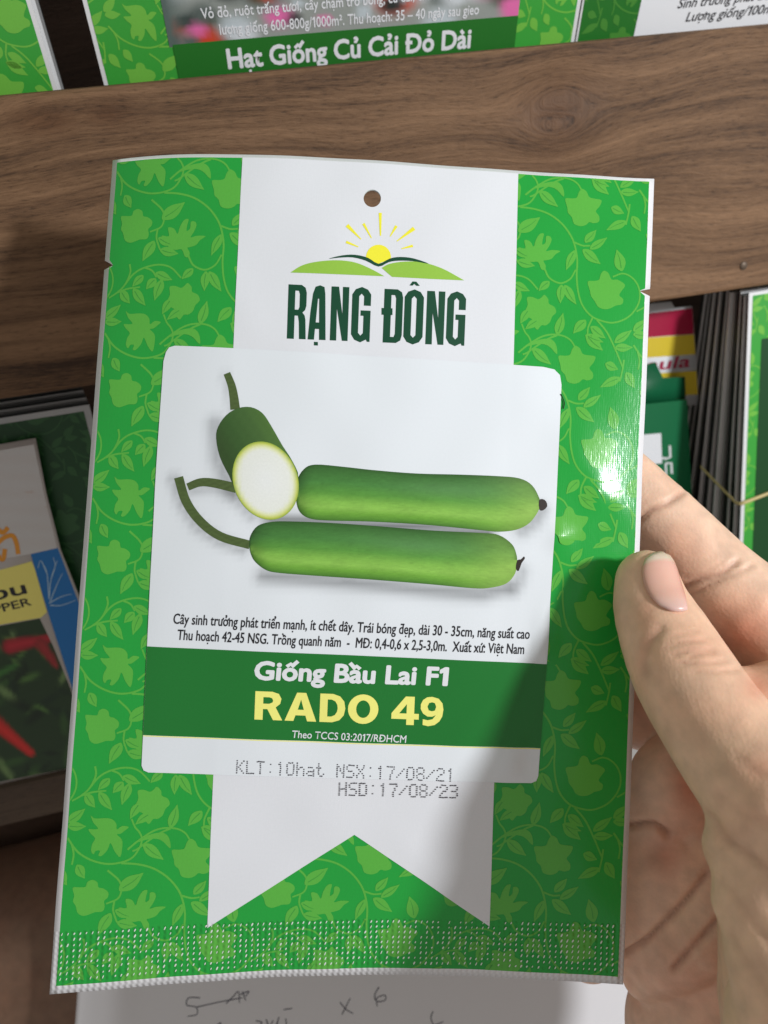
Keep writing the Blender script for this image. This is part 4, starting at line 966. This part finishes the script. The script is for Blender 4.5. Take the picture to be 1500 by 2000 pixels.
def surface_nets(Fv):
    s = Fv < 0
    nx, ny, nz = np.array(Fv.shape)-1
    cs = np.zeros((nx, ny, nz), np.int8)
    for dx in (0, 1):
        for dy in (0, 1):
            for dz in (0, 1): cs += s[dx:nx+dx, dy:ny+dy, dz:nz+dz]
    act = (cs > 0) & (cs < 8); ids = -np.ones(act.shape, int); cells = np.argwhere(act); ids[act] = np.arange(len(cells))
    P = np.zeros((len(cells), 3)); W = np.zeros(len(cells))
    corner = [(a, b, c) for a in (0, 1) for b in (0, 1) for c in (0, 1)]
    for a in corner:
        for k in range(3):
            if a[k]: continue
            b = list(a); b[k] = 1
            fa = Fv[cells[:, 0]+a[0], cells[:, 1]+a[1], cells[:, 2]+a[2]]; fb_ = Fv[cells[:, 0]+b[0], cells[:, 1]+b[1], cells[:, 2]+b[2]]
            m = (fa < 0) != (fb_ < 0); t = np.where(m, fa/np.where(fa-fb_ == 0, 1, fa-fb_), 0)
            q_ = np.tile(np.array(a, float), (len(cells), 1)); q_[:, k] = t
            P[m] += q_[m]; W += m
    P = cells+P/np.maximum(W, 1)[:, None]
    faces = []
    for k in range(3):
        i, j = (k+1) % 3, (k+2) % 3
        sl0 = [slice(None)]*3; sl1 = [slice(None)]*3; sl0[k] = slice(0, -1); sl1[k] = slice(1, None)
        ch = s[tuple(sl0)] != s[tuple(sl1)]
        e = np.argwhere(ch); e = e[(e[:, i] > 0) & (e[:, j] > 0) & (e[:, i] < Fv.shape[i]-1) & (e[:, j] < Fv.shape[j]-1)]
        ok = []
        quad = []
        for di, dj in ((-1, -1), (0, -1), (0, 0), (-1, 0)):
            c = e.copy(); c[:, i] += di; c[:, j] += dj; quad.append(ids[c[:, 0], c[:, 1], c[:, 2]])
        qd = np.stack(quad, 1); flip = s[e[:, 0], e[:, 1], e[:, 2]]
        qd[~flip] = qd[~flip][:, ::-1]; faces.append(qd)
    return P, np.vstack(faces)
HV, HF = surface_nets(hand)
HV = lo3+HV*VOX
def smooth_mesh(V, Fq, it, lam=.5):
    E_ = np.vstack([Fq[:, [0, 1]], Fq[:, [1, 2]], Fq[:, [2, 3]], Fq[:, [3, 0]]]); E_ = np.vstack([E_, E_[:, ::-1]])
    cnt = np.bincount(E_[:, 0], minlength=len(V))[:, None]
    for _ in range(it):
        S = np.stack([np.bincount(E_[:, 0], V[E_[:, 1], k], minlength=len(V)) for k in range(3)], 1); V = V+lam*(S/np.maximum(cnt, 1)-V)
    return V
def vnormals(V, Fq):
    n = np.cross(V[Fq[:, 2]]-V[Fq[:, 0]], V[Fq[:, 3]]-V[Fq[:, 1]]); N_ = np.zeros_like(V)
    for k in range(4): np.add.at(N_, Fq[:, k], n)
    return N_/(np.linalg.norm(N_, axis=1)[:, None]+1e-12)
HV = smooth_mesh(HV, HF, 4)
HN = vnormals(HV, HF)
if (HN*(HV-HV.mean(0))).sum(1).mean() < 0: HF = HF[:, ::-1]; HN = -HN
def hpx(V): return np.stack([750+FPX*V[:, 0]/V[:, 2], 1000+FPX*V[:, 1]/V[:, 2]], 1)
HP = hpx(HV); facing = np.clip(-HN[:, 2]*2.5+.4, 0, 1)
# skin creases: (polyline in photo pixels, depth mm, width px, depth range mm)
CREASES = [
 ([(1246, 1016), (1272, 996), (1300, 985), (1334, 962)], .75, 5, (150, 175)), ([(1248, 1004), (1280, 990)], .3, 4, (150, 175)),
 ([(1328, 1152), (1360, 1136), (1405, 1122), (1440, 1098)], .8, 6, (148, 172)), ([(1345, 1164), (1390, 1142), (1430, 1124), (1470, 1104)], .45, 5, (148, 172)), ([(1340, 1128), (1372, 1122), (1412, 1100)], .3, 5, (148, 172)),
 ([(1300, 920), (1330, 955)], .12, 6, (150, 175)), ([(1395, 1040), (1420, 1085)], .12, 8, (150, 172)),
 # back of the thumb joint
 ([(1306, 1246), (1336, 1236), (1362, 1232)], .22, 3, (110, 150)), ([(1304, 1262), (1340, 1254), (1376, 1250)], .28, 3.5, (110, 150)), ([(1316, 1278), (1350, 1272), (1392, 1268)], .32, 4, (110, 150)), ([(1345, 1285), (1372, 1276), (1398, 1276)], .35, 3, (110, 150)),
 ([(1330, 1295), (1380, 1296), (1420, 1290)], .28, 4, (110, 150)), ([(1352, 1312), (1400, 1312), (1446, 1306)], .25, 4, (110, 150)), ([(1290, 1230), (1266, 1262), (1258, 1300), (1262, 1316)], .35, 10, (110, 150)),
 # folds of the thumb ball and wrist
 ([(1384, 1590), (1420, 1640), (1460, 1668), (1510, 1706)], .45, 8, (82, 150)), ([(1404, 1716), (1450, 1770), (1510, 1850)], .3, 9, (82, 150)), ([(1425, 1825), (1460, 1880), (1510, 1950)], .3, 9, (82, 150)),
 ([(1405, 1550), (1450, 1590), (1505, 1610)], .2, 9, (82, 150)), ([(1440, 1480), (1480, 1510), (1510, 1520)], .18, 9, (82, 150)),
 # curled fingers
 ([(1228, 1612), (1258, 1609), (1282, 1612), (1304, 1632)], 1.3, 6, (145, 175)), ([(1300, 1620), (1340, 1650)], .25, 8, (145, 175)),
 ([(1222, 1862), (1262, 1836), (1300, 1798), (1340, 1758), (1382, 1708)], 1.0, 6, (145, 175)), ([(1316, 1892), (1352, 1852), (1408, 1790)], 1.1, 7, (145, 175)), ([(1250, 1960), (1300, 1950), (1350, 1960)], .15, 14, (145, 180)),
]
disp = np.zeros(len(HV)); dark = np.zeros(len(HV))
for line, dep, w, (z0, z1) in CREASES:
    d = seg_dist(HP, smooth_line(line, 4) if len(line) > 2 else line); inz = ((HV[:, 2] > z0) & (HV[:, 2] < z1))*facing
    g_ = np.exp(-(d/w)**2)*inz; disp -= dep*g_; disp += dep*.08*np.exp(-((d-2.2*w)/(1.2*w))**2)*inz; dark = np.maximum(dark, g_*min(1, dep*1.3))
HV = HV+HN*disp[:, None]
# skin tone: paler towards the far side, red where pressed
tone = np.tile(np.array([0.80, 0.50, 0.345]), (len(HV), 1))
RED = np.array([0.62, 0.20, 0.12])
wp = np.clip((HV[:, 2]-148)/8, 0, 1)[:, None]; tone = tone*(1-wp)+np.array([0.86, 0.58, 0.42])*wp     # palm side is paler, lifted further in place of missing fill light
for x, y, sx, sy, k, z0, z1 in [(1345, 1530, 42, 72, .75, 148, 185), (1302, 1672, 36, 52, .55, 148, 185), (1440, 1240, 80, 60, .55, 150, 180), (1265, 1205, 22, 60, .25, 120, 150), (1340, 1090, 60, 50, .2, 150, 180), (1320, 1905, 70, 60, .25, 150, 185), (1250, 1360, 60, 60, .6, 160, 195),
                            (1478, 1340, 30, 30, .5, 110, 190), (1370, 1260, 40, 25, .12, 120, 150), (1490, 1500, 40, 30, .3, 110, 160), (1290, 1110, 30, 30, .2, 150, 180)]:
    w = k*np.exp(-((HP[:, 0]-x)/sx)**2-((HP[:, 1]-y)/sy)**2)*((HV[:, 2] > z0) & (HV[:, 2] < z1)); tone = tone*(1-w[:, None])+RED*w[:, None]
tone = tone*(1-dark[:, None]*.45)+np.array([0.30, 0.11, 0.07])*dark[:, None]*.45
nzv = sum(np.sin(HV @ np.random.randn(3)*f+np.random.rand()*6)*a for f, a in ((.25, .5), (.4, .4), (.7, .3), (1.1, .25), (1.7, .2)))
tone = tone*(1+.035*nzv)[:, None]*np.array([1, 1, 1])
def skin_mat():
    m, N, L, B = nt('skin')
    a = N.new('ShaderNodeAttribute'); a.attribute_name = 'Col'
    tc = N.new('ShaderNodeTexCoord')
    n1 = N.new('ShaderNodeTexNoise'); n1.inputs['Scale'].default_value = 260; n1.inputs['Detail'].default_value = 5; L.new(tc.outputs['Object'], n1.inputs['Vector'])
    mr = N.new('ShaderNodeMapRange'); mr.inputs[1].default_value = .3; mr.inputs[2].default_value = .7; mr.inputs[3].default_value = .88; mr.inputs[4].default_value = 1.10; L.new(n1.outputs[0], mr.inputs[0])
    mx = N.new('ShaderNodeVectorMath'); mx.operation = 'SCALE'; L.new(a.outputs['Color'], mx.inputs[0]); L.new(mr.outputs[0], mx.inputs['Scale']); n3 = N.new('ShaderNodeTexNoise'); n3.inputs['Scale'].default_value = 95; n3.inputs['Detail'].default_value = 4; L.new(tc.outputs['Object'], n3.inputs['Vector'])
    m3 = N.new('ShaderNodeMapRange'); m3.inputs[1].default_value = .42; m3.inputs[2].default_value = .72; m3.inputs[3].default_value = 0; m3.inputs[4].default_value = .4; L.new(n3.outputs[0], m3.inputs[0])
    mb = N.new('ShaderNodeMix'); mb.data_type = 'RGBA'; mb.blend_type = 'MULTIPLY'; L.new(m3.outputs[0], mb.inputs[0]); L.new(mx.outputs[0], mb.inputs[6]); mb.inputs[7].default_value = (1.0, .80, .74, 1)
    L.new(mb.outputs[2], B.inputs['Base Color'])
    B.inputs['Roughness'].default_value = .50; B.inputs['Specular IOR Level'].default_value = .38
    B.inputs['Subsurface Weight'].default_value = .13; B.inputs['Subsurface Radius'].default_value = (1, .35, .18); B.inputs['Subsurface Scale'].default_value = .0022
    v = N.new('ShaderNodeTexVoronoi'); v.inputs['Scale'].default_value = 1500; L.new(tc.outputs['Object'], v.inputs['Vector'])
    mp_ = N.new('ShaderNodeMapping'); mp_.inputs['Rotation'].default_value = (0.3, 0.5, 0.9); mp_.inputs['Scale'].default_value = (1, .22, 1); L.new(tc.outputs['Object'], mp_.inputs[0])
    n2 = N.new('ShaderNodeTexNoise'); n2.inputs['Scale'].default_value = 1700; n2.inputs['Detail'].default_value = 3; L.new(mp_.outputs[0], n2.inputs['Vector'])
    ad = N.new('ShaderNodeMath'); ad.operation = 'ADD'; L.new(v.outputs['Distance'], ad.inputs[0]); L.new(n2.outputs[0], ad.inputs[1])
    b1 = N.new('ShaderNodeBump'); b1.inputs['Strength'].default_value = .32; b1.inputs['Distance'].default_value = .00010; L.new(ad.outputs[0], b1.inputs['Height']); L.new(b1.outputs[0], B.inputs['Normal'])
    return m
def lens_to_world(V): return CP+(V[:, :1]*RT-V[:, 1:2]*UP+V[:, 2:3]*FW)*1e-3
he = empty('hand', lens_to_world(np.array([[100., 95., 160.]]))[0], 'bare hand pinching the seed packet edge between thumb and fingers', 'hand')
ho = mesh_obj('skin', lens_to_world(HV), HF.tolist(), skin_mat(), he, smooth=True, col=tone)
# thumbnail, laid on the thumb by marching along the sight lines to the skin
def sample(P):
    q_ = (P-lo3)/VOX; i = np.clip(np.floor(q_).astype(int), 0, np.array(hand.shape)-2); f_ = q_-i; out = 0
    for a in (0, 1):
        for b in (0, 1):
            for c in (0, 1):
                w = (f_[:, 0] if a else 1-f_[:, 0])*(f_[:, 1] if b else 1-f_[:, 1])*(f_[:, 2] if c else 1-f_[:, 2]); out = out+w*hand[i[:, 0]+a, i[:, 1]+b, i[:, 2]+c]
    return out
def march(px):
    D = np.stack([(px[:, 0]-750)/FPX, (px[:, 1]-1000)/FPX, np.ones(len(px))], 1); z = np.full(len(px), 120.0)
    for _ in range(80): z = z+np.clip(sample(D*z[:, None]), -.5, 3)*.8
    return D*z[:, None]
left = smooth_line([(1262, 1094), (1255, 1114), (1259, 1140), (1271, 1165), (1290, 1184)], 4)
right = smooth_line([(1308, 1086), (1319, 1110), (1328, 1140), (1336, 1166), (1341, 1192)], 4)
nl = len(left); nt_ = 12; gp = []
for i in range(nl):
    for k in range(nt_+1):
        s_ = k/nt_; p = left[i]*(1-s_)+right[i]*s_; e_ = i/(nl-1)
        bul = 4*s_*(1-s_); p = p+np.array([0, -9*bul*(1-e_)**3+7*bul*e_**4]); gp.append((p, s_, e_))
NP = march(np.array([g_[0] for g_ in gp]))
e = .4; gn = np.stack([sample(NP+np.eye(3)[k]*e)-sample(NP-np.eye(3)[k]*e) for k in range(3)], 1); gn /= np.linalg.norm(gn, axis=1)[:, None]
hgt = np.array([.06+.42*(4*s_*(1-s_))**.6*min(1, (1-abs(2*e_-1)**6)+.25) for _, s_, e_ in gp])
NV = NP+gn*hgt[:, None]
NF = [[i*(nt_+1)+k, i*(nt_+1)+k+1, (i+1)*(nt_+1)+k+1, (i+1)*(nt_+1)+k] for i in range(nl-1) for k in range(nt_)]
ncol = np.array([np.array(C(226, 176, 158)) if e_ > .14 else np.array(C(222, 200, 178)) for _, s_, e_ in gp])
rim = np.array([max(abs(2*s_-1)**6, e_**10, 0) for _, s_, e_ in gp])[:, None]; ncol = ncol*(1-.28*rim*np.array([.6, 1.1, 1.2]))
lun = np.array([max(0, (e_-.72)/.28) for _, s_, e_ in gp])[:, None]*.5; ncol = ncol*(1-lun)+np.array(C(240, 214, 210))*lun
mn, N_, L_, B_ = nt('nail'); a_ = N_.new('ShaderNodeAttribute'); a_.attribute_name = 'Col'; L_.new(a_.outputs['Color'], B_.inputs['Base Color'])
B_.inputs['Roughness'].default_value = .3; B_.inputs['Subsurface Weight'].default_value = .15; B_.inputs['Subsurface Scale'].default_value = .0015; B_.inputs['Specular IOR Level'].default_value = .5
no = mesh_obj('thumbnail', lens_to_world(NV), NF, mn, he, smooth=True, col=ncol)
md = no.modifiers.new('thickness', 'SOLIDIFY'); md.thickness = .0006; md.offset = 0

# ================================================================ the leg of the person sitting below
lg = [(-420, 2050, 292, 46), (-150, 1962, 290, 47), (100, 1890, 290, 47), (400, 1830, 292, 49), (800, 1800, 300, 53), (1300, 1800, 312, 57)]
lp = smooth_line(np.array([[(x-750)/FPX*z, (y-1000)/FPX*z, z, r] for x, y, z, r in lg]), 6)
LV, LF = [], []
for i in range(len(lp)):
    d = lp[min(i+1, len(lp)-1), :3]-lp[max(i-1, 0), :3]; d /= np.linalg.norm(d)
    a = np.cross(d, [0, 0, 1.0]); a /= np.linalg.norm(a); b = np.cross(d, a)
    for k in range(40):
        t = 2*math.pi*k/40; LV.append(lp[i, :3]+lp[i, 3]*(a*math.cos(t)*1.0+b*math.sin(t)*.92))
    if i: LF += [[(i-1)*40+k, (i-1)*40+(k+1) % 40, i*40+(k+1) % 40, i*40+k] for k in range(40)]
LF += [list(range(40))[::-1], [(len(lp)-1)*40+k for k in range(40)]]
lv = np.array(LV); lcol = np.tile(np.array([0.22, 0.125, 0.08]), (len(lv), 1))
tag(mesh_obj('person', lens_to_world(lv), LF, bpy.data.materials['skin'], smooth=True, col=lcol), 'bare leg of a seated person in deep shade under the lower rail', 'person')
